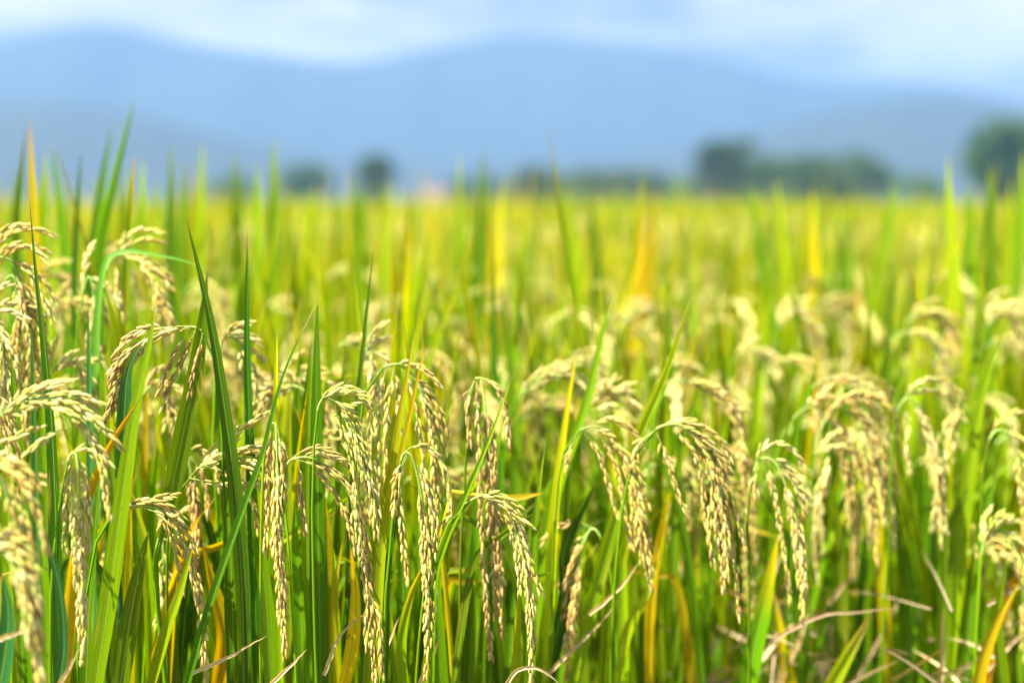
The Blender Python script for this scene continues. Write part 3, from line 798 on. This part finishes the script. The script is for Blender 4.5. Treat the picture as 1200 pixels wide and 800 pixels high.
hero("rice plant with loose green-cream strings reaching right above the hooked brown panicle", 33, extra=3,
     pan=[dict(p=[(590, 560), (594, 500), (604, 468), (626, 446), (652, 436), (676, 446), (690, 470)], d=1.5, mix=MIX_HALF, nb=9, spread=.42, grav=.03,
               s=[[(604, 468), (630, 438), (668, 424)], [(610, 462), (640, 446), (668, 440)]]),
          dict(p=[(640, 560), (646, 480), (662, 432), (684, 424), (702, 440), (714, 480)], d=1.62, mix=MIX_PALE, nb=10, spread=.4)],
     leaf=[dict(p=[(600, 700), (606, 560), (600, 430), (586, 330)], w=15, c=GREEN, d=1.6)])
hero("rice plant with pale grain strings lying almost level behind the oblique green blades", 34, extra=3,
     pan=[dict(p=[(668, 560), (676, 500), (690, 470), (708, 458), (730, 462), (746, 480)], d=1.46, mix=MIX_PALE, nb=9, spread=.5, grav=.02,
               s=[[(680, 480), (705, 464), (738, 458)], [(690, 480), (720, 476), (744, 492)]])],
     leaf=[dict(p=[(736, 640), (742, 540), (734, 440), (722, 374)], w=13, c=YELL, tip=LIME, d=1.7)])
hero("rice plant with blurred creamy panicle directly above the orange-tipped blade", 35, extra=3,
     pan=[dict(p=[(844, 560), (848, 470), (860, 424), (880, 408), (902, 422), (918, 460)], d=1.8, mix=MIX_PALE, nb=11, spread=.4),
          dict(p=[(896, 520), (900, 430), (912, 384), (930, 366), (948, 380), (958, 420)], d=1.95, mix=MIX_PALE, nb=11, spread=.35)],
     leaf=[dict(p=[(880, 640), (884, 520), (890, 420), (904, 320)], w=14, c=LIME, d=1.8)])
hero("rice plant with blurred cream panicles above the short fat pale one", 36, extra=3,
     pan=[dict(p=[(1040, 520), (1046, 430), (1062, 380), (1084, 366), (1108, 384), (1124, 430)], d=1.8, mix=MIX_RIPE, nb=11, spread=.35),
          dict(p=[(1140, 540), (1146, 440), (1156, 384), (1174, 366), (1192, 384), (1204, 430)], d=1.75, mix=MIX_PALE, nb=11, spread=.35)],
     leaf=[dict(p=[(1096, 640), (1102, 520), (1098, 420), (1110, 330)], w=13, c=GREEN, d=1.85), dict(p=[(1020, 640), (1034, 520), (1040, 400), (1050, 300)], w=13, c=GREEN, d=1.9)])
hero("rice plant with cream panicles crowding behind the left edge blades, below the bent pale blade", 37, extra=4,
     pan=[dict(p=[(30, 560), (40, 500), (58, 440), (80, 424), (98, 440), (104, 490)], d=1.35, mix=MIX_PALE, nb=10, spread=.4),
          dict(p=[(150, 560), (156, 500), (168, 462), (184, 450), (198, 470), (204, 520)], d=1.36, mix=MIX_RIPE, nb=9, spread=.4)],
     leaf=[dict(p=[(130, 640), (126, 520), (120, 440), (132, 380)], w=13, c=LIME, d=1.4)])
hero("rice plant collapsed into a tangle of dry straw, low right of centre", 38, extra=2, straw=40,
     leaf=[dict(p=[(930, 850), (924, 800), (914, 740), (906, 690)], w=14, c=YELL, tip=TAN, d=1.5), dict(p=[(900, 850), (916, 790), (936, 750), (952, 700)], w=9, c=TAN, tip=DRY, d=1.5)])
hero("rice plant with dry straw and orange blades massed at the lower right corner", 39, extra=3, straw=18,
     leaf=[dict(p=[(1140, 850), (1150, 780), (1172, 720), (1196, 680)], w=12, c=ORNG, tip=YELL, d=1.37), dict(p=[(1180, 850), (1172, 780), (1168, 720), (1180, 650)], w=13, c=GREEN, d=1.4)])
for n, (lab, tips, d, px) in enumerate((
        ("rice plant with short broad blades at the far left edge, under the tall yellow blade", [(8, 226, GREEN), (48, 206, LIME), (54, 176, GREEN), (72, 214, LIME), (18, 200, GREEN)], 1.8, 36),
        ("rice plant with green and lime blades just right of the tallest slanting ones", [(112, 200, GREEN), (140, 206, LIME), (168, 186, GREEN), (184, 212, LIME), (150, 190, GREEN)], 1.85, 150),
        ("rice plant with slim blurred blades rising above the skyline toward the low bluish tree", [(200, 166, GREEN), (216, 186, GREEN), (238, 164, LIME), (226, 200, YELL)], 1.95, 214),
        ("rice plant with thin blades poking into the blue hills left of the lone upright tree", [(274, 176, GREEN), (302, 190, LIME), (321, 160, GREEN), (340, 214, LIME), (368, 212, LIME)], 2.1, 306),
        ("rice plant with bright lime blades overlapping the lone upright tree", [(414, 196, LIME), (424, 214, GREEN), (456, 206, LIME), (480, 220, YELL), (390, 222, LIME)], 2.2, 436),
        ("rice plant with mixed green and yellow blade tips in front of the reddish farmhouse", [(538, 178, GREEN), (566, 172, GREEN), (575, 214, YELL), (590, 206, YELL), (552, 222, LIME)], 2.2, 560),
        ("rice plant with yellow blade tips against the trees right of centre", [(752, 206, YELL), (768, 220, YELL), (742, 228, LIME), (692, 222, GREEN), (664, 214, LIME)], 2.2, 724),
        ("rice plant with blurred lime blades below the wide round tree", [(880, 214, GREEN), (910, 206, LIME), (952, 222, YELL), (1000, 216, LIME), (1048, 208, LIME)], 2.3, 950),
        ("rice plant with tall lime blades against the dark right-edge tree", [(1110, 180, LIME), (1134, 214, GREEN), (1160, 190, GREEN), (1184, 206, LIME), (1200, 176, GREEN)], 2.0, 1150))):
    hero(lab, 60 + n, extra=0, pan=[dict(p=[(px - 16, 520), (px - 12, 430), (px, 372), (px + 18, 360), (px + 36, 376), (px + 44, 420)], d=d, mix=MIX_PALE, nb=9, spread=.3)],
         leaf=[dict(p=[(px + (x - px) * .45, 480), (px + (x - px) * .62, 400), (px + (x - px) * .85, 300), (x, y)], w=15 + (q % 3) * 2, c=c, tip=c if q % 2 else LIME, d=d + .06 * q, fold=.2) for q, (x, y, c) in enumerate(tips)])
# ------------------------------------------------------------------ rice plants built once, then copied
rngP = np.random.default_rng(77)


def std_panicle(seed, lo=False):
    """A ripe panicle with its neck at the origin, arching over towards +X."""
    r = np.random.default_rng(seed)
    L = r.uniform(.15, .24)
    P, p, a = [], np.zeros(3), r.uniform(R(45), R(82))
    bend, floor = r.uniform(.55, 1.2), R(r.uniform(-88, -62))
    yaw = r.normal(0, .12)
    for k in range(40):
        P.append(p.copy())
        a = max(floor, a - bend * r.uniform(.7, 1.3) * (.115 if k < 22 else .055))
        p = p + L / 40 * np.array([math.cos(a) * math.cos(yaw), math.cos(a) * math.sin(yaw), math.sin(a)])
    mix = [MIX_RIPE, MIX_PALE, MIX_RIPE, MIX_HALF, MIX_RIPE, MIX_BROWN][seed % 6]
    return panicle(np.array(P), r, mix=mix, nb=9, spread=r.uniform(.22, .36), blen=.42, follow=.12, grav=.05,
                   tpl=GT_LO if lo else GT_HI, step=.0066 if lo else .0030, gl=.0125 if lo else .0095)


PAN_HI = [std_panicle(s) for s in range(12)]
PAN_MESH = [(g.mesh("panicle", [M_GRAIN]), s.mesh("stalk", [M_STEM])) for g, s in PAN_HI]
PAN_LO = [std_panicle(s, True) for s in range(12)]


def rand_blade(r, root, z0, length, lean, az, w, col, tip, sag, lo=False):
    """A blade from height z0 above root, leaning by lean from the vertical towards az and sagging a little."""
    n = 8 if lo else 20
    length = max(.2, min(length, (1.145 + r.normal(0, .03) - z0) / max(.5, math.cos(lean + .3 * sag))))
    p = np.array([root[0], root[1], z0]); a = lean
    P = [p.copy()]
    kink = int(n * r.uniform(.55, .85)) if r.uniform() < .12 else -1
    for k in range(n - 1):
        if k == kink:
            a += r.uniform(.8, 1.7)
        a += sag / (n - 1) * (.3 + 1.4 * k / n)
        p = p + length / (n - 1) * np.array([math.sin(a) * math.cos(az), math.sin(a) * math.sin(az), math.cos(a)])
        P.append(p.copy())
    b = Buf()
    fa = az + r.normal(0, .5)
    blade(b, P, w, col, tip, (math.cos(fa), math.sin(fa), -.2), r.normal(0, .5), .3, tip_at=r.uniform(.5, .85),
          rngv=r.uniform(0, 9), cols=3 if lo else 5)
    return b


def leaf_colour(r, low=False):
    u = r.uniform()
    if low:
        c, tp = ((GREEN, LIME) if u < .42 else (DEEP, GREEN) if u < .62 else (LIME, YELL) if u < .78 else (YELL, ORNG) if u < .9 else (TAN, DRY))
    else:
        c, tp = ((GREEN, LIME) if u < .46 else (DEEP, GREEN) if u < .54 else (LIME, YELL) if u < .90 else (YELL, ORNG) if u < .96 else (LIME, ORNG))
    k = r.uniform(.65, 1.3)
    return tuple(np.array(c) * k), tp


def plan(seed, tillers=8):
    """The tillers of one plant: [(foot, neck point, droop azimuth, panicle number, blades)]."""
    r = np.random.default_rng(seed)
    out = []
    for i in range(tillers):
        az = i * 2.399 + r.normal(0, .4)
        rad = .012 + .045 * math.sqrt(i / tillers)
        foot = np.array([rad * math.cos(az), rad * math.sin(az), 0])
        lean = r.uniform(.03, .17)
        h = r.uniform(.72, .955)
        neck = foot + np.array([math.sin(lean) * math.cos(az) * h, math.sin(lean) * math.sin(az) * h, h])
        blades = [(.60 * h + r.uniform(0, .12), r.uniform(.40, .62), r.uniform(.02, .22), r.uniform(.011, .0165), r.uniform(.0, .35), leaf_colour(r)),
                  (.42 * h + r.uniform(0, .12), r.uniform(.42, .62), r.uniform(.05, .28), r.uniform(.011, .016), r.uniform(.05, .6), leaf_colour(r))]
        blades.append((.52 * h + r.uniform(0, .12), r.uniform(.40, .58), r.uniform(.02, .2), r.uniform(.011, .016), r.uniform(.0, .3), leaf_colour(r)))
        blades.append((.34 * h + r.uniform(0, .15), r.uniform(.45, .66), r.uniform(.02, .2), r.uniform(.011, .016), r.uniform(.0, .3), leaf_colour(r)))
        if i % 2:
            blades.append((.15 * h + r.uniform(0, .1), r.uniform(.34, .5), r.uniform(.15, .45), r.uniform(.009, .013), r.uniform(.2, .9), leaf_colour(r, True)))
        droop = r.normal(-.15, .9) if r.uniform() < .75 else r.uniform(0, 6.28)
        out.append((foot, neck, droop, int(r.integers(0, 12)) if i % 8 not in (3, 6) else None, [(b, az + r.normal(0, 1.0)) for b in blades]))
    return out, r


def plant_full(seed):
    """Empty > stem, leaf, panicle (> stalk), each a mesh of its own."""
    tl, r = plan(seed)
    root = empty("rice_plant", (0, 0, 0))
    for foot, neck, droop, k, blades in tl:
        d0 = np.array([.25 * math.cos(droop), .25 * math.sin(droop), 1.0])
        P = spline([foot - np.array([0, 0, .02]), foot * .6 + neck * .4 - np.array([0, 0, 0]), neck - .06 * nrm(d0), neck], 12)
        b = Buf(); v = np.linspace(0, 1, 12)[:, None]
        tube(b, P, np.linspace(.0032, .0012, 12), np.array(TAN) * (1 - np.clip(v * 2.4, 0, 1)) + np.array(GREEN) * np.clip(v * 2.4, 0, 1), 5)
        b.build("stem", M_STEM, root)
        if k is None:
            k = -1
        else:
          g = bpy.data.objects.new("panicle", PAN_MESH[k][0]); s = bpy.data.objects.new("stalk", PAN_MESH[k][1])
          COL.objects.link(g); COL.objects.link(s)
          g.parent = root; s.parent = g
          g.location, g.rotation_euler = neck, (0, 0, droop)
        for (z, L, ln, w, sg, (c, tp)), az in blades:
            q = foot + (neck - foot) * (z / neck[2])
            rand_blade(r, q, z, L, ln, az, w, c, tp, sg).build("leaf", M_LEAF, root)
    for q in range(3):
        az = r.uniform(0, 6.28)
        b = rand_blade(r, np.array([.04 * math.cos(az), .04 * math.sin(az), 0]), r.uniform(.12, .4), r.uniform(.25, .45), r.uniform(.3, 1.1), az, .005, DRY, TAN, r.uniform(.3, 1.2))
        b.build("dry_leaf", M_DRY, root)["label"] = "withered straw-coloured leaf"
    return root


def plant_low(seed):
    """The same plant as one mesh, for distances at which no part of it can be told."""
    tl, r = plan(seed)
    big = Buf()
    for foot, neck, droop, k, blades in tl:
        b = Buf()
        tube(b, np.array([foot, neck]), [.003, .0014], GREEN, 3)
        big.join(b, m=0)
        M = np.eye(4); c, s = math.cos(droop), math.sin(droop)
        M[:3, :3] = [[c, -s, 0], [s, c, 0], [0, 0, 1]]; M[:3, 3] = neck
        if k is not None:
            big.join(PAN_LO[k][0], M, 1)
        for (z, L, ln, w, sg, (cc_, tp)), az in blades:
            q = foot + (neck - foot) * (z / neck[2])
            big.join(rand_blade(r, q, z, L, ln, az, w, cc_, tp, sg, True), m=0)
    return big


def plant_far(seed):
    """Coarser still: a panicle is a few tapering strands."""
    tl, r = plan(seed)
    big = Buf()
    for foot, neck, droop, k, blades in tl:
        for q in range(0 if k is None else 3):
            a = droop + r.normal(0, .35); L = r.uniform(.10, .17)
            e = np.array([math.cos(a), math.sin(a), 0])
            P = np.array([neck, neck + e * L * .3 + [0, 0, L * .18], neck + e * L * .6 + [0, 0, L * .02], neck + e * L * .75 - [0, 0, L * .45], neck + e * L * .8 - [0, 0, L * .8]])
            tube(big, P, [.002, .006, .009, .008, .003], tuple(np.array([G_GOLD, G_PALE, G_GREEN][int(r.integers(0, 3))]) * r.uniform(.8, 1.1)), 4, 1)
        for (z, L, ln, w, sg, (cc_, tp)), az in blades[:4]:
            q = foot + (neck - foot) * (z / neck[2])
            b = Buf(); p = q.copy(); a = ln; P = [p]
            for i in range(4):
                a += sg / 4; p = p + L / 4 * np.array([math.sin(a) * math.cos(az), math.sin(a) * math.sin(az), math.cos(a)]); P.append(p)
            blade(b, np.array(P), w * 1.15, cc_, tp, (math.cos(az), math.sin(az), -.2), r.normal(0, .5), .3, tip_at=.6, cols=3)
            big.join(b, m=0)
    return big


def copy_tree(o, parent=None):
    c = o.copy(); COL.objects.link(c)
    c.parent = parent
    for ch in KIDS.get(o.name, ()):
        copy_tree(ch, c)
    return c


FULL = [plant_full(500 + s) for s in range(9)]
LOWB = [plant_low(700 + s) for s in range(9)]
FARB = [plant_far(800 + s) for s in range(9)]
LOWM = [b.mesh("rice_plant", [M_LEAF, M_GRAIN]) for b in LOWB]
KIDS = {}
for o in bpy.data.objects:
    if o.parent is not None:
        KIDS.setdefault(o.parent.name, []).append(o)

# the planting grid: rows run away from the camera at a slant
spots, beside = [], []
ca, sa = math.cos(R(14)), math.sin(R(14))
for i in range(-70, 71):
    for j in range(-10, 90):
        u, v = i * .235 + rngP.normal(0, .03), j * .225 + rngP.normal(0, .03)
        x, y = ca * u - sa * v, sa * u + ca * v
        if abs(x) > .375 * y + .22:
            if .8 < y < 9 and abs(x) < .375 * y + .85:
                beside.append((y, x))
            continue
        if y < 1.28:
            continue
        d = y
        if any((x - hx) ** 2 + (y - hy) ** 2 < .10 ** 2 for hx, hy in HEROES):
            continue
        if (y < 1.52 and x > .17) or (y < 1.8 and .15 < x / y < .26):      # the trampled gap low on the right
            continue
        spots.append((y, x))
for _ in range(60):                               # tufts that came up between the rows
    y = rngP.uniform(1.3, 2.5); x = rngP.uniform(-.36, .36) * y
    if not any((x - hx) ** 2 + (y - hy) ** 2 < .075 ** 2 for hx, hy in HEROES) and not any((x - q) ** 2 + (y - p) ** 2 < .09 ** 2 for p, q in spots) and not (y < 1.6 and .17 < x) and not (y < 1.9 and .14 < x / y < .27):
        spots.append((y, x))
spots.sort()
print("tufts", len(spots))
N_SINGLE = 300 - len(HEROES)
singles, rest = spots[:N_SINGLE], spots[N_SINGLE:]
Y_END = singles[-1][0]
used = set()
for n, (y, x) in enumerate(singles):
    third = "left" if x < -.12 * y else "right" if x > .12 * y else "middle"
    rz, sc = rngP.normal(0, .7), rngP.uniform(.93, 1.04) * (.92 if y < 1.75 else 1.0 if y < 3 else 1.03)
    if y < 3.3:
        k = int(rngP.integers(0, len(FULL)))
        if k not in used:
            o = FULL[k]; used.add(k)
        else:
            o = copy_tree(FULL[k])
        o.location, o.rotation_euler, o.scale = (x, y, 0), (0, 0, rz), (sc, sc, sc)
    else:
        o = bpy.data.objects.new("rice_plant", LOWM[int(rngP.integers(0, len(LOWM)))])
        COL.objects.link(o)
        o.location, o.rotation_euler, o.scale = (x, y, 0), (0, 0, rz), (sc, sc, sc)
    if y < 1.9:
        lab = f"soft rice plant of the rows right behind the sharp panicles, {third} third"
    elif y < 3.3:
        lab = f"blurred rice plant with drooping tan panicles halfway into the field, {third} third"
    else:
        lab = f"strongly blurred yellow-green rice plant of the farther rows, {third} third"
    tag(o, lab, "rice plant", lab.replace("rice plant", "rice plants"))
for k, o in enumerate(FULL):                      # a pattern that found no place in the grid
    if k not in used:
        for c in KIDS.get(o.name, []):
            for g in KIDS.get(c.name, []):
                bpy.data.objects.remove(g)
            bpy.data.objects.remove(c)
        bpy.data.objects.remove(o)

# everything farther: one mass
far = Buf()
for y, x in rest:
    c, s = math.cos(rngP.uniform(0, 6.28)), math.sin(rngP.uniform(0, 6.28))
    z = rngP.uniform(0, 6.28); c, s = math.cos(z), math.sin(z)
    k = rngP.uniform(.92, 1.08)
    M = np.eye(4); M[:3, :3] = np.array([[c, -s, 0], [s, c, 0], [0, 0, 1]]) * k; M[:3, 3] = (x, y, 0)
    far.join(FARB[int(rngP.integers(0, len(FARB)))], M)
for y, x in beside:                                # the same crop beside the frame
    z = rngP.uniform(0, 6.28); c, s = math.cos(z), math.sin(z)
    M = np.eye(4); M[:3, :3] = np.array([[c, -s, 0], [s, c, 0], [0, 0, 1]]); M[:3, 3] = (x, y, 0)
    far.join((LOWB if y < 3 else FARB)[int(rngP.integers(0, 9))], M)
Y_GRID = 90 * .225 * .95


def far_tuft(buf, x, y, n, spread, wk, hmin=.55):
    for _ in range(n):
        bx, by = x + rngP.normal(0, spread), y + rngP.normal(0, spread)
        c, tp = leaf_colour(rngP)
        if rngP.uniform() < .22:
            c, tp = tuple(np.array(G_PALE) * .75), G_GOLD
        az = rngP.uniform(0, 6.28); ln = rngP.uniform(.03, .3); L = rngP.uniform(.3, .5)
        z0 = rngP.uniform(hmin, .72)
        P = [np.array([bx, by, z0])]
        for q in (.4, .75, 1.0):
            P.append(np.array([bx + math.sin(ln) * math.cos(az) * L * q, by + math.sin(ln) * math.sin(az) * L * q, z0 + math.cos(ln) * L * q]))
        blade(buf, np.array(P), .013 * wk, c, tp, (math.cos(az), math.sin(az), 0), 0, .2, cols=3)


yy = 17.0
while yy < 190:
    width = .42 * yy + 2
    step = max(.3, yy * .016)
    for x in np.arange(-width, width, step * 1.1):
        px, py = x + rngP.normal(0, step * .4), yy + rngP.normal(0, step * .4)
        far_tuft(far, px, py, 9, step * .45, 1.0 + yy * .045)
    yy += step * 1.4
# closed canopy under the tips far out, where no gap between plants can be seen
xs, ys = np.linspace(-1, 1, 60), np.geomspace(15, 235, 60)
V = np.array([[x * (.8 * y + 20), y, .70 + rngP.normal(0, .04)] for y in ys for x in xs])
F = np.array([[j * 60 + i, j * 60 + i + 1, (j + 1) * 60 + i + 1, (j + 1) * 60 + i] for j in range(59) for i in range(59)])
far.add(V, F, np.array([(0.25, 0.30, 0.03)]) * rngP.uniform(.7, 1.3, (len(V), 1)), None, 0)
fo = far.build("rice_crop", [M_LEAF, M_GRAIN])
tag(fo, "unbroken yellow-green rice crop running back to the trees, far out of focus", "rice crop", kind="stuff")

# ------------------------------------------------------------------ trees and houses beyond the field
def tree(label, px, top, halfw, Y, seed, tall=1.0, skirt=.08, group="trees beyond the rice field"):
    r = np.random.default_rng(seed)
    H = (240 - top) / FPX * Y + CAM_H
    W = halfw / FPX * Y
    x = (px - 600) / FPX * Y
    root = tag(empty("tree", (x, Y, 0)), label, "tree", group)
    tb = Buf()
    trunk = spline([(0, 0, -.1), (r.normal(0, .1), r.normal(0, .1), H * .3), (r.normal(0, .3), r.normal(0, .3), H * .75)], 10)
    tube(tb, trunk, np.linspace(.035 * H, .010 * H, 10), (.25, .2, .15), 8)
    for k in range(6):
        a = k * 1.05 + r.normal(0, .3); p = trunk[3 + k]
        q = p + np.array([math.cos(a) * W * .6, math.sin(a) * W * .6, H * .18])
        tube(tb, spline([p, (p + q) / 2 + np.array([0, 0, .04 * H]), q], 6), np.linspace(.013 * H, .004 * H, 6), (.25, .2, .15), 6)
    tb.build("trunk", M_BARK, root)
    cb = Buf()
    nc = int(40 * max(1, min(3, 1.3 * W / H)))
    for k in range(nc):
        a = r.uniform(0, 6.28); z = r.uniform(skirt, .92); rr = math.sqrt(r.uniform(.05, 1)) * W * math.sqrt(max(.06, 1 - ((z - .52) / .52) ** 2))
        c = np.array([rr * math.cos(a), rr * math.sin(a), H * z])
        cr = r.uniform(.24, .42) * min(W, H * .75)
        tone = np.array([(0.045, 0.10, 0.022), (0.03, 0.075, 0.02), (0.06, 0.11, 0.02)][k % 3]) * r.uniform(.8, 1.2)
        m = 150
        d = nrm(r.normal(size=(m, 3))) * (cr * r.uniform(.35, 1.05, (m, 1))) * np.array([1, 1, .75])
        P = c + d
        P = P[(P[:, 2] < H * 1.02) & (((P[:, 0] ** 2 + P[:, 1] ** 2) / (W * 1.05) ** 2 + ((P[:, 2] - .5 * H) / (.54 * H)) ** 2) < r.uniform(.75, 1.15, m))]
        A = nrm(r.normal(size=(len(P), 3))); B = nrm(np.cross(A, r.normal(size=(len(P), 3))))
        s = r.uniform(.03, .055) * H
        Q = np.stack([P - A * s, P + B * s * .5, P + A * s, P - B * s * .5], 1)
        cb.add(Q.reshape(-1, 3), np.arange(len(P) * 4).reshape(-1, 4), np.repeat(tone * r.uniform(.8, 1.2, (len(P), 1)), 4, 0))
    cb.build("crown", M_CROWN, root, smooth=False)
    return root


TS = [("tall dark broad tree cut off by the right edge of the photo", 1182, 140, 58, 210, 1.0),
      ("tall pale blue-green tree with a loose crown, first of the right-hand group", 852, 160, 42, 260, 1.0),
      ("wide round dark tree in the middle of the right-hand group", 978, 178, 68, 240, 1.0),
      ("low tree filling the gap left of the wide round tree", 912, 182, 48, 250, 1.0),
      ("small bushy tree between the wide round tree and the right-edge tree", 1068, 204, 34, 270, 1.0),
      ("small upright dark tree standing alone left of centre", 440, 176, 22, 260, 1.0),
      ("low bluish tree at the left end of the far tree line", 275, 206, 34, 310, 1.0),
      ("faint rounded tree left of the lone upright tree", 358, 190, 34, 330, 1.0),
      ("rounded tree just right of the reddish farmhouse", 618, 192, 36, 290, 1.0),
      ("low dark tree at the centre of the far tree line", 672, 195, 48, 290, 1.0),
      ("low wide bush tree right of the centre of the tree line", 736, 199, 52, 300, 1.0),
      ("low tree on the gap left of the tall pale tree", 786, 206, 44, 310, 1.0),
      ("low tree behind the reddish farmhouse", 560, 204, 38, 330, 1.0)]
for i, (lab, px, top, hw, Y, k) in enumerate(TS):
    tree(lab, px, top, hw, Y, 40 + i)
def box(b, x0, x1, y0, y1, z0, z1, c=(1, 1, 1), m=0):
    V = [(x, y, z) for z in (z0, z1) for y in (y0, y1) for x in (x0, x1)]
    b.add(V, [[0, 2, 3, 1], [4, 5, 7, 6], [0, 1, 5, 4], [2, 6, 7, 3], [0, 4, 6, 2], [1, 3, 7, 5]], c, None, m)


def house(label, px, Y, w, d, h, seed):
    x = (px - 600) / FPX * Y
    root = tag(empty("farmhouse", (x, Y, 0), .1), label, "house", "houses beyond the rice field")
    b = Buf(); box(b, -w / 2, w / 2, 0, d, 0, h)
    b.add([(-w / 2, 0, h), (-w / 2, d, h), (-w / 2, d / 2, h + d * .36)], [[0, 1, 2]], (1, 1, 1)); b.add([(w / 2, 0, h), (w / 2, d, h), (w / 2, d / 2, h + d * .36)], [[0, 2, 1]], (1, 1, 1))
    b.build("wall", M_PLASTER, root, smooth=False)
    b = Buf(); e, th = .6, .18
    for s in (0, 1):
        y0, y1 = (-e, d / 2) if s == 0 else (d + e, d / 2)
        z0, z1 = h - e * .72 + .02, h + d * .36 + .02
        V = [(-w / 2 - e, y0, z0), (w / 2 + e, y0, z0), (w / 2 + e, y1, z1), (-w / 2 - e, y1, z1)]
        V += [(p, q, z + th) for p, q, z in V]
        b.add(V, [[0, 1, 2, 3], [4, 7, 6, 5], [0, 4, 5, 1], [1, 5, 6, 2], [2, 6, 7, 3], [3, 7, 4, 0]], (1, 1, 1))
    b.build("roof", M_ROOF, root, smooth=False)
    b = Buf(); box(b, -.5, .5, -.06, .02, 0, 2.05); b.build("door", M_WOOD, root, smooth=False)
    for k in (-1, 1):
        b = Buf(); box(b, k * w * .28 - .6, k * w * .28 + .6, -.07, .02, .95, 2.1); wn = b.build("window", M_WOOD, root, smooth=False)
        b = Buf(); box(b, k * w * .28 - .5, k * w * .28 + .5, -.09, -.05, 1.05, 2.0); b.build("pane", M_PANE, wn, smooth=False)


house("low farmhouse with a reddish roof at the field edge, left of centre", 522, 330, 9, 6, 2.3, 1)
house("small reddish-roofed hut under the tall pale tree right of centre", 846, 270, 5.5, 5, 2.5, 2)

# ------------------------------------------------------------------ ground, mountains, haze
b = Buf()
g = np.concatenate([-np.geomspace(3000, 3, 24), [0], np.geomspace(3, 3000, 24)])
n = len(g)
V = np.array([[x, y + 300, 0 if abs(x) > 60 or abs(y + 300) > 60 else rngP.normal(0, .01)] for y in g for x in g])
b.add(V, [[j * n + i, j * n + i + 1, (j + 1) * n + i + 1, (j + 1) * n + i] for j in range(n - 1) for i in range(n - 1)], (1, 1, 1))
tag(b.build("ground", M_SOIL), kind="structure")


def ridge(name, prof, Y, depth, seed):
    """A mountain range whose crest, seen from the field, runs along prof; it has a front and a back slope with spurs."""
    r = np.random.default_rng(seed)
    px = np.linspace(-500, 1700, 150)
    top = np.interp(px, [p[0] for p in prof], [p[1] for p in prof])
    k = np.ones(7) / 7
    top = np.convolve(np.pad(top, 3, 'edge'), k, 'valid')
    H = (240 - top) / FPX * Y
    X = (px - 600) / FPX * Y
    ts = np.linspace(-1, 1, 31)
    ph = r.uniform(0, 6.28, 6)
    V = []
    for t in ts:
        for i in range(len(X)):
            s = (1 - abs(t)) ** 1.15
            spur = sum(math.sin(X[i] * f + ph[q]) * a for q, (f, a) in enumerate(((.011, .5), (.023, .3), (.05, .15), (.09, .08))))
            V.append((X[i] * (1 + .10 * t), Y + t * depth, max(-4, H[i] * s * (1 + .22 * spur * abs(t) ** .7 * (1 - abs(t)) * 2.2))))
    n = len(X)
    b = Buf()
    b.add(V, [[j * n + i, j * n + i + 1, (j + 1) * n + i + 1, (j + 1) * n + i] for j in range(len(ts) - 1) for i in range(n - 1)], (1, 1, 1))
    tag(b.build(name, M_HILL), kind="structure")


ridge("mountains", [(-500, 120), (-100, 75), (0, 55), (60, 38), (110, 27), (160, 38), (240, 58), (320, 66), (400, 80), (450, 72), (520, 55), (590, 43), (640, 40), (680, 55), (760, 55), (820, 64),
                    (880, 82), (950, 100), (1020, 92), (1090, 99), (1150, 108), (1210, 130), (1400, 170), (1700, 190)], 2300, 620, 5)
ridge("hills", [(-500, 130), (-60, 122), (60, 118), (150, 128), (260, 160), (400, 190), (560, 196), (700, 192), (850, 165), (960, 130), (1080, 112), (1180, 122), (1300, 140), (1700, 180)], 1250, 330, 9)

hz = Buf()
box(hz, -2900, 2900, -2600, 3200, -1.2, 305)
hm = bpy.data.materials.new("hazy_air"); hm.use_nodes = True
ht = hm.node_tree
ht.nodes.remove(ht.nodes["Principled BSDF"])
pv = ht.nodes.new("ShaderNodeVolumePrincipled")
pv.inputs["Color"].default_value = (0.172, 0.335, 0.560, 1)
pv.inputs["Density"].default_value = 0.00058
pv.inputs["Anisotropy"].default_value = 0.0
ht.links.new(pv.outputs[0], ht.nodes["Material Output"].inputs["Volume"])
ho = hz.build("haze", hm, smooth=False)
tag(ho, kind="stuff")
